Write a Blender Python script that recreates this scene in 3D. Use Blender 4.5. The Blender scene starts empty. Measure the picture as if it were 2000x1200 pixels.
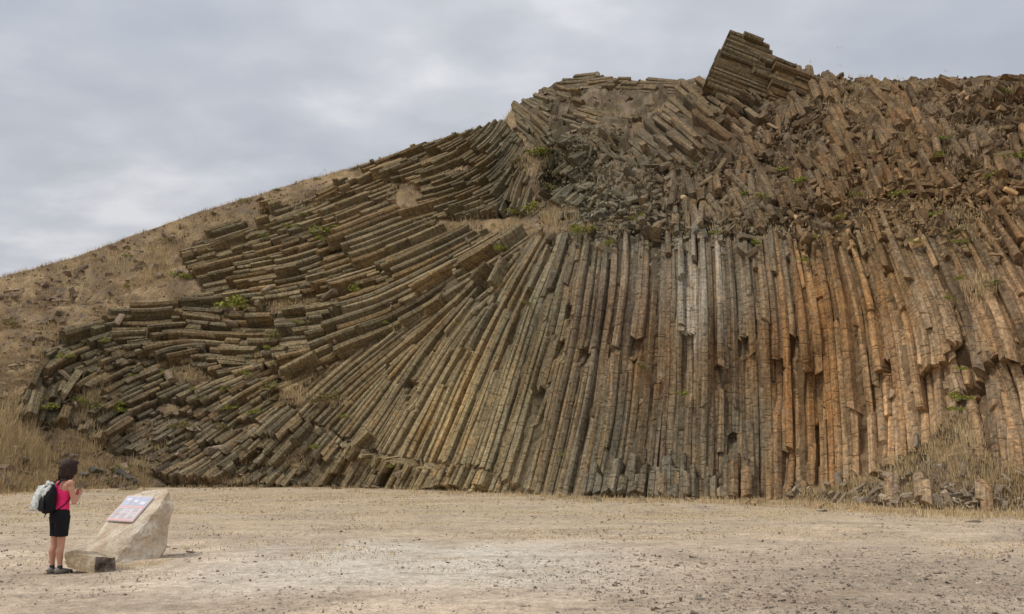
import bpy, bmesh, math, random
import numpy as np
from mathutils import Vector, Matrix, Quaternion
R = math.radians
random.seed(7); rng = np.random.default_rng(7)
S = bpy.context.scene; COL = S.collection

# ------------------------------------------------------------------ camera model
F = 1700.0; CAMH = 1.75; TILT = math.atan(290/F)
cam_d = bpy.data.cameras.new('camera'); cam = bpy.data.objects.new('camera', cam_d); COL.objects.link(cam)
cam.location = (0, 0, CAMH); cam.rotation_euler = (R(90)+TILT, 0, 0)
cam_d.sensor_width = 36; cam_d.lens = 36*F/2000; cam_d.clip_end = 9000; S.camera = cam
ct, st_ = math.cos(TILT), math.sin(TILT)
def ray(px, py):
    x = (np.asarray(px, float)-1000)/F; u = (600-np.asarray(py, float))/F
    return x, ct - st_*u, st_ + ct*u
def at(px, py, Y):
    x, y, z = ray(px, py); k = np.asarray(Y)/y
    return np.stack([x*k, y*k, CAMH+z*k], -1)
def ground(px, py):
    x, y, z = ray(px, py); k = -CAMH/z
    return np.stack([x*k, y*k, 0*x*k], -1)

# ------------------------------------------------------------------ noise
def _h(ix, iy, s):
    n = (ix.astype(np.int64)*374761393 + iy.astype(np.int64)*668265263 + s*1442695041) & 0xffffffff
    n = ((n ^ (n >> 13))*1274126177) & 0xffffffff
    return ((n ^ (n >> 16)) & 0xffff)/65535.0
def vn(x, y, s=0):
    x = np.asarray(x, float); y = np.asarray(y, float)
    ix = np.floor(x); iy = np.floor(y); fx = x-ix; fy = y-iy
    fx = fx*fx*(3-2*fx); fy = fy*fy*(3-2*fy)
    a = _h(ix, iy, s); b = _h(ix+1, iy, s); c = _h(ix, iy+1, s); d = _h(ix+1, iy+1, s)
    return (a*(1-fx)+b*fx)*(1-fy)+(c*(1-fx)+d*fx)*fy
def fbm(x, y, s=0, o=4):
    t = 0; a = .5; n = 0
    for k in range(o):
        t = t + a*vn(x*2**k, y*2**k, s+k*17); n += a; a *= .55
    return t/n

# ------------------------------------------------------------------ depth of the cliff face
CP = [(0,960,42),(150,950,47),(300,945,50),(500,945,50),(700,948,49),(850,955,45),(1000,965,41),(1160,972,38),(1350,973,37),
(1570,980,35),(1750,1000,30.5),(1900,1010,28.5),(2000,1005,28.5),(-300,965,38),(-300,760,46),(-300,625,56),(2300,990,28),(2300,700,30),(2300,400,37),(2300,170,52),
(0,750,50),(100,800,50.5),(300,800,54),(300,620,60),(100,650,56),(0,540,66),(500,370,76),(200,480,70),(400,560,63),(400,700,57),
(600,850,51),(600,700,55),(600,560,60),(600,440,67),(600,345,78),(800,880,47),(800,750,49.5),(800,600,54),(800,440,64),(800,290,76),
(1000,900,42.5),(1000,700,44.5),(1000,500,48),(1000,452,50),(1000,432,56),(1000,300,62),(985,232,68),(1150,140,72),
(1200,900,38.7),(1200,700,40),(1200,500,42),(1200,430,45.5),(1200,300,54),(1200,200,64),
(1400,900,37.6),(1400,700,38.8),(1400,500,40.5),(1400,400,45),(1400,250,53),(1400,160,60),
(1600,900,35.6),(1600,700,36.8),(1600,500,38.6),(1600,400,41),(1600,280,48),(1600,150,57),
(1800,900,31),(1800,700,32.5),(1800,500,35),(1800,380,39),(1800,250,46),(1800,155,55),
(2000,850,29.3),(2000,700,30.5),(2000,500,33),(2000,370,37.5),(2000,250,44),(2000,150,54)]
CP = np.array(CP, float)
def _tps(r2): return 0.5*r2*np.log(r2+1e-9)
_P = CP[:, :2]/500; n = len(_P)
_K = _tps(((_P[:, None]-_P[None])**2).sum(-1)) + np.eye(n)*2e-3
_A = np.zeros((n+3, n+3)); _A[:n, :n] = _K; _A[:n, n] = 1; _A[:n, n+1:] = _P; _A[n, :n] = 1; _A[n+1:, :n] = _P.T
_w = np.linalg.solve(_A, np.r_[CP[:, 2], 0, 0, 0])
def _rbf(x, y):
    p = np.stack([np.clip(x, -300, 2300), y], -1)/500
    sh = p.shape[:-1]; p = p.reshape(-1, 2)
    k = _tps(((p[:, None]-_P[None])**2).sum(-1))
    return (k@_w[:n] + _w[n] + p@_w[n+1:]).reshape(sh)
GX = np.arange(-700, 2710, 8.0); GY = np.arange(20, 1140, 8.0)
GD = np.stack([_rbf(np.full_like(GY, x), GY) for x in GX])
def bump(x, y):
    x = np.asarray(x, float); y = np.asarray(y, float)
    b = (fbm(x/90, y/260, 3, 3)-.5)*2.2                               # buttresses running up the wall
    up = np.clip((500-y)/170, 0, 1)*np.clip((x-900)/200, 0, 1)
    b = b*(1-up) + up*((fbm(x/70+y/110, y/60, 9, 4)-.5)*5.0)
    lf = np.clip((1050-x)/250, 0, 1)
    b = b*(1-lf) + lf*((fbm(x/170+3, y/120, 5, 3)-.5)*2.6)
    return b
xx, yy = np.meshgrid(GX, GY, indexing='ij')
_ft = np.clip((985-yy)/90, 0, 1)
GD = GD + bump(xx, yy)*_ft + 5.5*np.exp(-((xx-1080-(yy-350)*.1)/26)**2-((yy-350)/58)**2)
GD = GD + 2.5*np.exp(-((xx-1120)/60)**2-((yy-235)/30)**2)
def bil(G, x, y):
    u = np.clip((np.asarray(x, float)-GX[0])/8, 0, len(GX)-1.001); v = np.clip((np.asarray(y, float)-GY[0])/8, 0, len(GY)-1.001)
    i = u.astype(int); j = v.astype(int); u = u-i; v = v-j
    return (G[i, j]*(1-u)+G[i+1, j]*u)*(1-v)+(G[i, j+1]*(1-u)+G[i+1, j+1]*u)*v
def surf(x, y): return at(x, y, bil(GD, x, y))
def snorm(x, y):
    d = 10
    a = surf(np.asarray(x)+d, y)-surf(np.asarray(x)-d, y); b = surf(x, np.asarray(y)-d)-surf(x, np.asarray(y)+d)
    nn = np.cross(a, b); nn /= np.linalg.norm(nn, axis=-1, keepdims=True)+1e-9
    return nn

SKY = np.array([(-700,740),(-300,625),(0,541),(60,524),(150,500),(250,463),(340,432),(400,409),(500,381),(600,349),(700,323),(800,291),(900,259),(960,241),(985,233),
(1000,212),(1030,196),(1080,164),(1110,154),(1150,144),(1200,151),(1270,160),(1380,152),(1450,140),(1560,142),(1600,147),(1640,152),(1680,157),(1720,160),(1800,153),(1900,152),(1980,149),(2300,155),(2700,190)], float)
def sky_y(x): return np.interp(x, SKY[:, 0], SKY[:, 1])

# ------------------------------------------------------------------ colours of the rock (albedo)
CC = [(100,700,.17,.15,.105),(300,700,.18,.155,.11),(300,850,.16,.14,.11),(500,500,.20,.17,.115),(600,700,.21,.18,.125),(600,880,.19,.17,.13),(800,500,.24,.205,.14),(700,380,.2,.165,.11),
(900,350,.17,.145,.10),(800,750,.25,.215,.15),(900,800,.35,.30,.20),(1000,800,.27,.235,.17),(1000,600,.23,.21,.16),(1100,800,.23,.185,.135),(1100,500,.21,.175,.13),
(1200,600,.21,.155,.115),(1200,850,.22,.18,.13),(1300,700,.25,.17,.10),(1400,600,.26,.22,.165),(1400,850,.24,.195,.14),(1500,700,.30,.195,.11),(1500,900,.30,.21,.13),
(1600,800,.35,.215,.11),(1640,600,.34,.20,.095),(1700,850,.50,.34,.21),(1700,500,.27,.18,.10),(1800,700,.47,.325,.205),(1900,850,.45,.31,.20),(1950,600,.39,.26,.16),
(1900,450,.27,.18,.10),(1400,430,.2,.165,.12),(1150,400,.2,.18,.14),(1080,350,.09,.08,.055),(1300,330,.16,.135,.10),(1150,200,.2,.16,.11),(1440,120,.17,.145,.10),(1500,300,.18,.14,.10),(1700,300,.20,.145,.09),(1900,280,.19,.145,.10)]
CC = np.array(CC)
def rockcol(x, y):
    x = np.atleast_1d(np.asarray(x, float)); y = np.atleast_1d(np.asarray(y, float))
    x = x+(fbm(x/34, y/420, 31, 3)-.5)*170
    w = 1/((((x[:, None]-CC[:, 0])**2+(y[:, None]-CC[:, 1])**2)/1e4)**1.6+.02)
    c = (w@CC[:, 2:])/w.sum(1, keepdims=True)
    wh = np.exp(-((x-(1385+(y-480)*.14))/24)**2)*np.clip((760-y)/120, 0, 1)*np.clip((y-430)/50, 0, 1)   # pale streak
    wh = wh*fbm(x/9, y/60, 77, 3)*1.3
    lfw = np.clip((1150-x)/300, 0, 1)[:, None]; c = c*(1+lfw*np.array([.02, -.06, -.12]))*(1-np.clip((x-1150)/250, 0, 1)[:, None]*np.array([.08, .08, .09]))*(1+np.clip((470-y)/100, 0, 1)[:, None]*np.clip((x-1150)/200, 0, 1)[:, None]*np.array([.06, -.05, -.16]))
    rt = np.clip((x-1080)/200, 0, 1)[:, None]; c = c*(np.array([1.03, 1.0, .84])*(1-rt)+np.array([1.02, 1.0, .90])*rt)
    return c*(1-wh[:, None])+np.array([.46, .42, .35])*wh[:, None]

# ------------------------------------------------------------------ materials
def nodes(name):
    m = bpy.data.materials.new(name); m.use_nodes = True; nt = m.node_tree; nt.nodes.clear()
    o = nt.nodes.new('ShaderNodeOutputMaterial'); b = nt.nodes.new('ShaderNodeBsdfPrincipled'); nt.links.new(b.outputs[0], o.inputs[0])
    b.inputs['Roughness'].default_value = .9; b.inputs['Specular IOR Level'].default_value = .2
    return m, nt, b
def N(nt, t, **kw):
    nd = nt.nodes.new(t)
    for k, v in kw.items():
        if k in nd.inputs: nd.inputs[k].default_value = v
        else: setattr(nd, k, v)
    return nd
def noise(nt, vec, scale, detail=5, rough=.6, dist=0):
    nd = N(nt, 'ShaderNodeTexNoise', Scale=scale, Detail=detail, Roughness=rough, Distortion=dist)
    nt.links.new(vec, nd.inputs['Vector']); return nd.outputs['Fac']
def ramp(nt, fac, stops):
    r = nt.nodes.new('ShaderNodeValToRGB'); e = r.color_ramp.elements
    while len(e) < len(stops): e.new(.5)
    for el, (p, c) in zip(e, stops):
        el.position = p; el.color = (c, c, c, 1) if isinstance(c, (int, float)) else (*c, 1)
    nt.links.new(fac, r.inputs[0]); return r.outputs[0]
def mix(nt, fac, a, b, mode='MIX'):
    m = nt.nodes.new('ShaderNodeMix'); m.data_type = 'RGBA'; m.blend_type = mode
    for s, v in ((m.inputs[0], fac), (m.inputs[6], a), (m.inputs[7], b)):
        if isinstance(v, (int, float)): s.default_value = v
        elif isinstance(v, tuple): s.default_value = (*v, 1)
        else: nt.links.new(v, s)
    return m.outputs[2]
def mapping(nt, vec, sc):
    m = nt.nodes.new('ShaderNodeMapping'); m.inputs['Scale'].default_value = sc; nt.links.new(vec, m.inputs[0]); return m.outputs[0]
def bumpn(nt, b, h, strength, dist):
    bm = N(nt, 'ShaderNodeBump', Strength=strength, Distance=dist); nt.links.new(h, bm.inputs['Height']); nt.links.new(bm.outputs[0], b.inputs['Normal'])
def simple(name, c, rough=.8, var=.25, scale=30, bump=.0, spec=.2):
    m, nt, b = nodes(name); g = nt.nodes.new('ShaderNodeNewGeometry'); tc = nt.nodes.new('ShaderNodeTexCoord')
    f = noise(nt, tc.outputs['Object'], scale)
    nt.links.new(mix(nt, f, tuple(x*(1-var) for x in c), tuple(min(1, x*(1+var)) for x in c)), b.inputs['Base Color'])
    b.inputs['Roughness'].default_value = rough; b.inputs['Specular IOR Level'].default_value = spec
    if bump: bumpn(nt, b, f, bump, .01)
    return m
def m_columns():
    m, nt, b = nodes('column_rock'); L = nt.links.new
    c = N(nt, 'ShaderNodeAttribute', attribute_name='Col').outputs['Color']; st = N(nt, 'ShaderNodeAttribute', attribute_name='st').outputs['Vector']
    g = nt.nodes.new('ShaderNodeNewGeometry').outputs['Position']
    streak = noise(nt, mapping(nt, st, (5, .35, 1)), 1.4, 6, .65)          # weather streaks down the columns
    blot = noise(nt, g, 1.1, 8, .7); fine = noise(nt, g, 7, 7, .75); grain = noise(nt, g, 28, 4, .7)
    band = noise(nt, mapping(nt, st, (.8, 5.5, 1)), 1.6, 4, .6, .4)         # chisel-like cross bands
    v = mix(nt, 1.0, c, ramp(nt, streak, [(.3, .5), (.5, 1.0), (.7, 1.5)]), 'MULTIPLY')
    v = mix(nt, 1.0, v, ramp(nt, fine, [(.32, .42), (.5, 1.0), (.68, 1.65)]), 'MULTIPLY')
    v = mix(nt, 1.0, v, ramp(nt, band, [(.3, .9), (.6, 1.05)]), 'MULTIPLY')
    v = mix(nt, ramp(nt, blot, [(.52, 0), (.68, .45)]), v, mix(nt, 1.0, v, (1.3, 1.0, .65), 'MULTIPLY'))   # ochre stain
    v = mix(nt, ramp(nt, noise(nt, g, 2.3, 8, .75), [(.57, 0), (.68, .55)]), v, (.33, .33, .27))          # pale lichen
    v = mix(nt, ramp(nt, noise(nt, g, 3.1, 8, .8), [(.6, 0), (.68, .75)]), v, (.05, .045, .035))          # dark lichen
    crack = N(nt, 'ShaderNodeTexVoronoi', feature='DISTANCE_TO_EDGE', Scale=1.0); L(mapping(nt, st, (.25, 1.1, 1)), crack.inputs['Vector'])
    ck = ramp(nt, crack.outputs['Distance'], [(.0, 0), (.03, 1)])
    v = mix(nt, 1.0, v, mix(nt, ck, (.84, .82, .8), (1, 1, 1)), 'MULTIPLY')
    L(v, b.inputs['Base Color'])
    h = mix(nt, .5, fine, grain); h = mix(nt, .35, h, band); h = mix(nt, .3, h, ck)
    bumpn(nt, b, h, 1.0, .16); return m
def m_rock(name, lo, mid, hi, sc=1.0):
    m, nt, b = nodes(name); L = nt.links.new
    g = nt.nodes.new('ShaderNodeNewGeometry').outputs['Position']; oi = nt.nodes.new('ShaderNodeObjectInfo').outputs['Random']
    big = noise(nt, g, .35*sc, 8, .7); fine = noise(nt, g, 3*sc, 8, .75)
    v = ramp(nt, big, [(.35, lo), (.5, mid), (.65, hi)])
    v = mix(nt, 1.0, v, ramp(nt, fine, [(.3, .5), (.5, 1.), (.7, 1.5)]), 'MULTIPLY')
    L(v, b.inputs['Base Color']); bumpn(nt, b, fine, 1., .15/sc); return m
def m_attr(name, bumpd=.04, transl=False):
    m, nt, b = nodes(name); L = nt.links.new
    c = N(nt, 'ShaderNodeAttribute', attribute_name='Col').outputs['Color']; g = nt.nodes.new('ShaderNodeNewGeometry').outputs['Position']
    fine = noise(nt, g, 6, 8, .75); f2 = noise(nt, g, 32, 4, .75)
    v = mix(nt, 1.0, c, ramp(nt, fine, [(.3, .6), (.5, 1.), (.7, 1.4)]), 'MULTIPLY')
    v = mix(nt, 1.0, v, ramp(nt, f2, [(.3, .6), (.5, 1.), (.7, 1.45)]), 'MULTIPLY')
    L(v, b.inputs['Base Color']); bumpn(nt, b, mix(nt, .5, fine, f2), .9, bumpd); return m
def m_leaf(name, vals):
    m, nt, b = nodes(name); g = nt.nodes.new('ShaderNodeNewGeometry')
    nt.links.new(ramp(nt, g.outputs['Random Per Island'], [(i/(len(vals)-1), v) for i, v in enumerate(vals)]), b.inputs['Base Color'])
    b.inputs['Roughness'].default_value = .8; return m
MC = m_columns()
MS = m_attr('slope_earth', .25)
MG = m_attr('sandy_ground', .03)
M_RUB = m_attr('broken_rock', .08)
M_STONE = m_rock('scree_stone', (.20,.155,.11), (.29,.23,.17), (.38,.31,.23), 2)
M_DKROCK = m_rock('dark_basalt', (.09,.085,.075), (.14,.13,.11), (.20,.185,.155), 2)
M_STRAW = m_leaf('straw_grass', [(.46,.34,.17), (.64,.49,.26), (.54,.41,.22), (.74,.59,.34), (.38,.27,.14)])
M_STRAWP = m_leaf('tawny_grass', [(.36,.25,.14), (.52,.38,.22), (.44,.32,.19), (.29,.20,.12)])
M_GREEN = m_leaf('shrub_green', [(.13,.15,.025), (.24,.25,.04), (.34,.33,.07), (.17,.19,.035)])
M_OLIVE = m_leaf('shrub_olive', [(.13,.12,.04), (.22,.19,.07), (.28,.22,.09), (.11,.11,.04)])
M_TWIG = simple('twig', (.12,.08,.05))

# ------------------------------------------------------------------ mesh helpers
class Acc:
    def __init__(s): s.v = []; s.f = []; s.c = []; s.s = []; s.n = 0
    def add(s, v, f, c=None, st=None):
        v = np.asarray(v, float); s.v.append(v); s.f += [tuple(i+s.n for i in q) for q in f]; s.n += len(v)
        if c is not None: s.c.append(np.broadcast_to(np.asarray(c, float), (len(v), 3)))
        if st is not None: s.s.append(st)
    def mesh(s, name, mat, smooth=False):
        me = bpy.data.meshes.new(name); me.from_pydata(np.concatenate(s.v).tolist(), [], s.f)
        if s.c:
            a = me.attributes.new('Col', 'FLOAT_COLOR', 'POINT'); c = np.concatenate(s.c); a.data.foreach_set('color', np.c_[c, np.ones(len(c))].astype(np.float32).ravel())
        if s.s:
            a = me.attributes.new('st', 'FLOAT_VECTOR', 'POINT'); a.data.foreach_set('vector', np.concatenate(s.s).astype(np.float32).ravel())
        me.materials.append(mat)
        if smooth: me.polygons.foreach_set('use_smooth', [True]*len(me.polygons))
        me.update(); return me
    def obj(s, name, mat, parent=None, smooth=False):
        o = bpy.data.objects.new(name, s.mesh(name, mat, smooth)); COL.objects.link(o); o.parent = parent; return o
def tag(o, label=None, cat=None, group=None, kind=None):
    for k, v in (('label', label), ('category', cat), ('group', group), ('kind', kind)):
        if v: o[k] = v
    return o
def empty(name, loc=(0,0,0), rz=0):
    o = bpy.data.objects.new(name, None); o.empty_display_size = .2; COL.objects.link(o); o.location = loc; o.rotation_euler = (0,0,rz); return o
_PR = {}
def inpoly(P, x, y):
    if np.ndim(x) == 0:
        k = id(P)
        if k not in _PR:
            mx, my = np.meshgrid(np.arange(-710, 2720, 3.0), np.arange(0, 1140, 3.0), indexing='ij'); _PR[k] = inpoly(P, mx, my)
        i, j = int((x+710)/3+.5), int(y/3+.5); g = _PR[k]; return bool(0 <= i < g.shape[0] and 0 <= j < g.shape[1] and g[i, j])
    x = np.asarray(x, float); y = np.asarray(y, float); r = np.zeros(x.shape, bool); j = len(P)-1
    for i in range(len(P)):
        xi, yi = P[i]; xj, yj = P[j]
        if yi != yj:
            r ^= ((yi > y) != (yj > y)) & (x < (xj-xi)*(y-yi)/(yj-yi)+xi)
        j = i
    return r

random.seed(21)
# ------------------------------------------------------------------ the woman
pp = ground(np.array(114.), np.array(1121.)); paz = math.atan2(-pp[0], pp[1])
def loft(bm, rings, seg=20):
    """rings: (centre, rx, ry, axis tangent) ellipses joined into a closed tube"""
    L_ = []
    for i, (c, rx, ry) in enumerate(rings):
        c = Vector(c); a = Vector(rings[max(i-1, 0)][0]); b = Vector(rings[min(i+1, len(rings)-1)][0]); t = (b-a).normalized()
        ref = Vector((1, 0, 0)) if abs(t.x) < .8 else Vector((0, 0, 1)); sY = t.cross(ref).normalized(); sX = sY.cross(t).normalized()
        L_.append([bm.verts.new(c+sX*rx*math.cos(k*2*math.pi/seg)+sY*ry*math.sin(k*2*math.pi/seg)) for k in range(seg)])
    for a, b in zip(L_[:-1], L_[1:]):
        for k in range(seg): bm.faces.new((a[k], a[(k+1) % seg], b[(k+1) % seg], b[k]))
    bm.faces.new(L_[0][::-1]); bm.faces.new(L_[-1])
def ball(bm, c, r, sc=(1, 1, 1)):
    m = Matrix.Translation(c) @ Matrix.Diagonal((*sc, 1)); bmesh.ops.create_uvsphere(bm, u_segments=20, v_segments=14, radius=r, matrix=m)
def fuse(name, bm, mat, parent, voxel=.007, smooth=2, disp=0):
    bmesh.ops.recalc_face_normals(bm, faces=bm.faces)
    me = bpy.data.meshes.new(name+'_raw'); bm.to_mesh(me); bm.free(); o = bpy.data.objects.new(name+'_raw', me); COL.objects.link(o)
    r = o.modifiers.new('r', 'REMESH'); r.mode = 'VOXEL'; r.voxel_size = voxel
    s = o.modifiers.new('s', 'SMOOTH'); s.iterations = smooth; s.factor = .5
    dg = bpy.context.evaluated_depsgraph_get(); m2 = bpy.data.meshes.new_from_object(o.evaluated_get(dg)); bpy.data.objects.remove(o)
    m2.name = name; m2.materials.clear(); m2.materials.append(mat); m2.polygons.foreach_set('use_smooth', [True]*len(m2.polygons))
    if disp:
        from mathutils import noise as mn
        for v in m2.vertices: v.co += v.normal*mn.fractal(v.co*Vector((26, 26, 9)) if False else Vector((v.co.x*38, v.co.y*38, v.co.z*9)), 1., 2., 3)*disp
    o = bpy.data.objects.new(name, m2); COL.objects.link(o); o.parent = parent; return o
def m_skin():
    m, nt, b = nodes('skin'); b.inputs['Base Color'].default_value = (.56,.30,.21,1); b.inputs['Roughness'].default_value = .55
    b.inputs['Subsurface Weight'].default_value = .12; b.inputs['Subsurface Radius'].default_value = (.02,.008,.004); return m
M_SK = m_skin(); M_PINK = simple('pink_jersey', (.88,.035,.17), .75, .12, 14, .25); M_BLK = simple('black_cloth', (.012,.012,.014), .85, .3, 20, .4); M_HAIR = simple('dark_hair', (.035,.018,.012), .5, .5, 60, .6)
M_SHOE = simple('grey_shoe', (.24,.22,.20), .7, .2, 30); M_SOLE = simple('shoe_sole', (.10,.09,.085), .8); M_SOCK = simple('sock', (.05,.05,.06), .9)
W = empty('person', pp, paz+R(22)); tag(W, 'woman in pink tank top and black shorts standing and reading the boulder panel', 'person')
# local frame: she faces +x, her right side is -y
bm = bmesh.new()
sh = {-1: (.075, -.165, 1.335), 1: (.065, .165, 1.335)}
loft(bm, [((.0,0,.80),.10,.150),((.0,0,.90),.115,.165),((.015,0,1.0),.095,.135),((.025,0,1.08),.088,.125),((.04,0,1.20),.105,.145),((.05,0,1.30),.095,.165),((.055,0,1.36),.07,.13),((.065,0,1.40),.052,.065),((.085,0,1.45),.046,.048),((.105,0,1.50),.046,.048)])
# head, tilted down
hc = Vector((.135, 0, 1.56)); 
ball(bm, hc, .095, (1.0, .80, 1.10)); ball(bm, hc+Vector((.03, 0, -.07)), .062, (.95, .86, 1.0)); 
loft(bm, [(hc+Vector((.085, 0, .015)), .008, .008), (hc+Vector((.103, 0, -.022)), .012, .012), (hc+Vector((.092, 0, -.036)), .012, .014)], 10)     # nose
loft(bm, [(hc+Vector((.072, -.024, -.058)), .008, .006), (hc+Vector((.083, 0, -.060)), .010, .008), (hc+Vector((.072, .024, -.058)), .008, .006)], 8)   # mouth
ball(bm, hc+Vector((.062, 0, -.098)), .022)                                                                                     # chin
for s in (-1, 1): ball(bm, hc+Vector((.0, .077*s, -.01)), .026, (.7, .35, 1.1))
elb = {-1: (.125, -.20, 1.045), 1: (.11, .20, 1.05)}; wr = {-1: (.245, -.08, 1.135), 1: (.25, .06, 1.15)}
for s in (-1, 1):
    a = Vector(sh[s]); e = Vector(elb[s]); w = Vector(wr[s])
    ball(bm, a, .052)
    loft(bm, [(a+Vector((-.0, -.03*s, .0)), .044, .044), (a.lerp(e, .3), .045, .043), (a.lerp(e, .7), .038, .037), (e, .036, .036)], 16)
    ball(bm, e, .036)
    loft(bm, [(e, .035, .035), (e.lerp(w, .3), .036, .034), (e.lerp(w, .75), .026, .026), (w, .021, .025)], 16)
    # palm, four curled fingers and a thumb
    f = (w-e).normalized(); up = Vector((0, 0, 1)); up = (up-f*up.dot(f)).normalized(); inn = f.cross(up)*(1)
    inn = Vector((0, -s, 0)); inn = (inn-f*inn.dot(f)-up*inn.dot(up)).normalized()
    loft(bm, [(w-f*.01, .022, .026), (w+f*.03, .017, .036), (w+f*.075, .015, .038)], 14)
    for k in range(4):
        b0 = w+f*.072+up*(.027-.018*k); ln_ = (.070, .078, .072, .056)[k]; cur = .35+.08*k
        p1 = b0+f*ln_*.42+inn*ln_*.14; p2 = p1+(f*.55+inn*.8).normalized()*ln_*.34; p3 = p2+(f*.0+inn*1.)*ln_*.26
        loft(bm, [(b0-f*.01, .0088, .0088), (p1, .0085, .0085), (p2, .0075, .0075), (p3, .0062, .0062)], 10)
    t0 = w+f*.02+up*.026; t1 = t0+f*.035+up*.02+inn*.012; t2 = t1+f*.028+inn*.016
    loft(bm, [(t0-up*.01, .0115, .0115), (t1, .010, .010), (t2, .0075, .0075)], 10)
ank = {-1: (-.015, -.085, .085), 1: (-.06, .085, .085)}
for s in (-1, 1):
    hp = Vector((0, .085*s, .84)); kn = Vector((-.005 if s < 0 else -.03, .088*s, .47)); an_ = Vector(ank[s])
    loft(bm, [(hp, .095, .085), (hp.lerp(kn, .4), .078, .076), (hp.lerp(kn, .8), .060, .058), (kn, .054, .053), (kn.lerp(an_, .15), .050, .050), (kn.lerp(an_, .35)+Vector((-.018, 0, 0)), .056, .053), (kn.lerp(an_, .6)+Vector((-.01, 0, 0)), .044, .043), (kn.lerp(an_, .9), .031, .030), (an_, .033, .031), (an_+Vector((.0, 0, -.04)), .036, .032)], 18)
body = fuse('body', bm, M_SK, W, .006, 3)
for s in (-1, 1):                                         # eyes
    bm = bmesh.new(); ball(bm, hc+Vector((.083, .031*s, .008)), .0105); me = bpy.data.meshes.new('eye'); bm.to_mesh(me); bm.free(); me.materials.append(M_SK if False else simple('eye', (.10,.07,.05), .2, .2)); o = bpy.data.objects.new('eye', me); COL.objects.link(o); o.parent = W
# hair: chin-length bob, drawn back from the face
bm = bmesh.new()
ball(bm, hc+Vector((-.022, 0, .024)), .114, (1.02, .93, 1.0)); ball(bm, hc+Vector((-.055, 0, -.05)), .098, (.85, 1.05, 1.05)); ball(bm, hc+Vector((-.05, -.05, -.115)), .052, (1.1, .8, 1.2)); ball(bm, hc+Vector((-.05, .05, -.115)), .052, (1.1, .8, 1.2)); ball(bm, hc+Vector((-.06, 0, -.13)), .06)
ball(bm, hc+Vector((.055, 0, .072)), .062, (1.05, 1.15, .65)); ball(bm, hc+Vector((.03, -.076, -.03)), .044, (1.1, .5, 1.9)); ball(bm, hc+Vector((.03, .076, -.03)), .044, (1.1, .5, 1.9))
for q in range(46):
    a_ = random.uniform(1.0, 5.3); z_ = random.uniform(-.02, .03); r_ = random.uniform(.085, .105); p_ = hc+Vector((-.03+math.cos(a_)*r_, math.sin(a_)*r_*.98, z_)); e_ = hc+Vector((-.045+math.cos(a_+random.uniform(-.2,.2))*(r_+.02), math.sin(a_)*(r_+.005), random.uniform(-.20, -.13)))
    loft(bm, [(p_, .012, .008), (p_.lerp(e_, .6)+Vector((math.cos(a_)*.008, math.sin(a_)*.008, 0)), .013, .009), (e_, .004, .004)], 6)
fuse('hair', bm, M_HAIR, W, .005, 1, .008)
# tank top with racer back
bm = bmesh.new()
loft(bm, [((.0,0,.885),.125,.175),((.005,0,.94),.120,.165),((.018,0,1.0),.106,.147),((.028,0,1.08),.099,.136),((.045,0,1.19),.119,.152),((.05,0,1.24),.113,.150),((.055,0,1.29),.102,.125)])
for s in (-1, 1):
    loft(bm, [((.10,.055*s,1.25),.030,.03),((.115,.068*s,1.31),.022,.028),((.085,.075*s,1.375),.022,.027),((.04,.070*s,1.388),.022,.026),((-.0,.045*s,1.36),.022,.03),((-.03,.03*s,1.30),.026,.04),((-.045,.02*s,1.22),.03,.05)])
fuse('tank_top', bm, M_PINK, W, .006, 3, .0035)
bm = bmesh.new()
loft(bm, [((.0,0,.965),.112,.158),((.0,0,.91),.128,.178),((.0,0,.83),.135,.185),((.0,0,.76),.125,.18)])
for s in (-1, 1): loft(bm, [((.0,.088*s,.84),.120,.092),((-.0,.090*s,.74),.104,.094),((-.005,.092*s,.62),.094,.092),((-.008,.092*s,.555),.093,.092)])
fuse('shorts', bm, M_BLK, W, .007, 3, .005)
for s in (-1, 1):
    a = Vector(ank[s]); bm = bmesh.new(); loft(bm, [(a+Vector((0,0,.05)), .036, .034), (a+Vector((0,0,-.02)), .040, .037)]); fuse('sock', bm, M_SOCK, W, .006, 1)
    bm = bmesh.new(); yaw = R(-8*s) if s < 0 else R(14)
    c0 = a.copy(); c0.z = 0; f = Vector((math.cos(yaw), math.sin(yaw), 0))
    loft(bm, [(c0-f*.075+Vector((0,0,.045)), .034, .028), (c0-f*.05+Vector((0,0,.055)), .046, .037), (c0+Vector((0,0,.055)), .048, .040), (c0+f*.07+Vector((0,0,.045)), .036, .043), (c0+f*.14+Vector((0,0,.036)), .026, .045), (c0+f*.185+Vector((0,0,.030)), .016, .030)])
    shoe = fuse('shoe', bm, M_SHOE, W, .006, 2)
    bm = bmesh.new(); prof = [(-.085,.028),(-.05,.036),(0,.036),(.07,.041),(.12,.045),(.165,.038),(.195,.018)]; sd = Vector((-f.y, f.x, 0))
    up_ = [c0+f*x+sd*w for x, w in prof]+[c0+f*x-sd*w for x, w in prof[::-1]]
    lo = [bm.verts.new(v+Vector((0,0,-.004))) for v in up_]; hi = [bm.verts.new(v+Vector((0,0,.022))) for v in up_]; n2 = len(up_)
    bm.faces.new(lo[::-1]); bm.faces.new(hi)
    for k in range(n2): bm.faces.new((lo[k], lo[(k+1) % n2], hi[(k+1) % n2], hi[k]))
    me = bpy.data.meshes.new('sole'); bm.to_mesh(me); bm.free(); me.materials.append(M_SOLE); o = bpy.data.objects.new('sole', me); COL.objects.link(o); o.parent = shoe
W.rotation_euler.y = -R(3.4)
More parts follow.
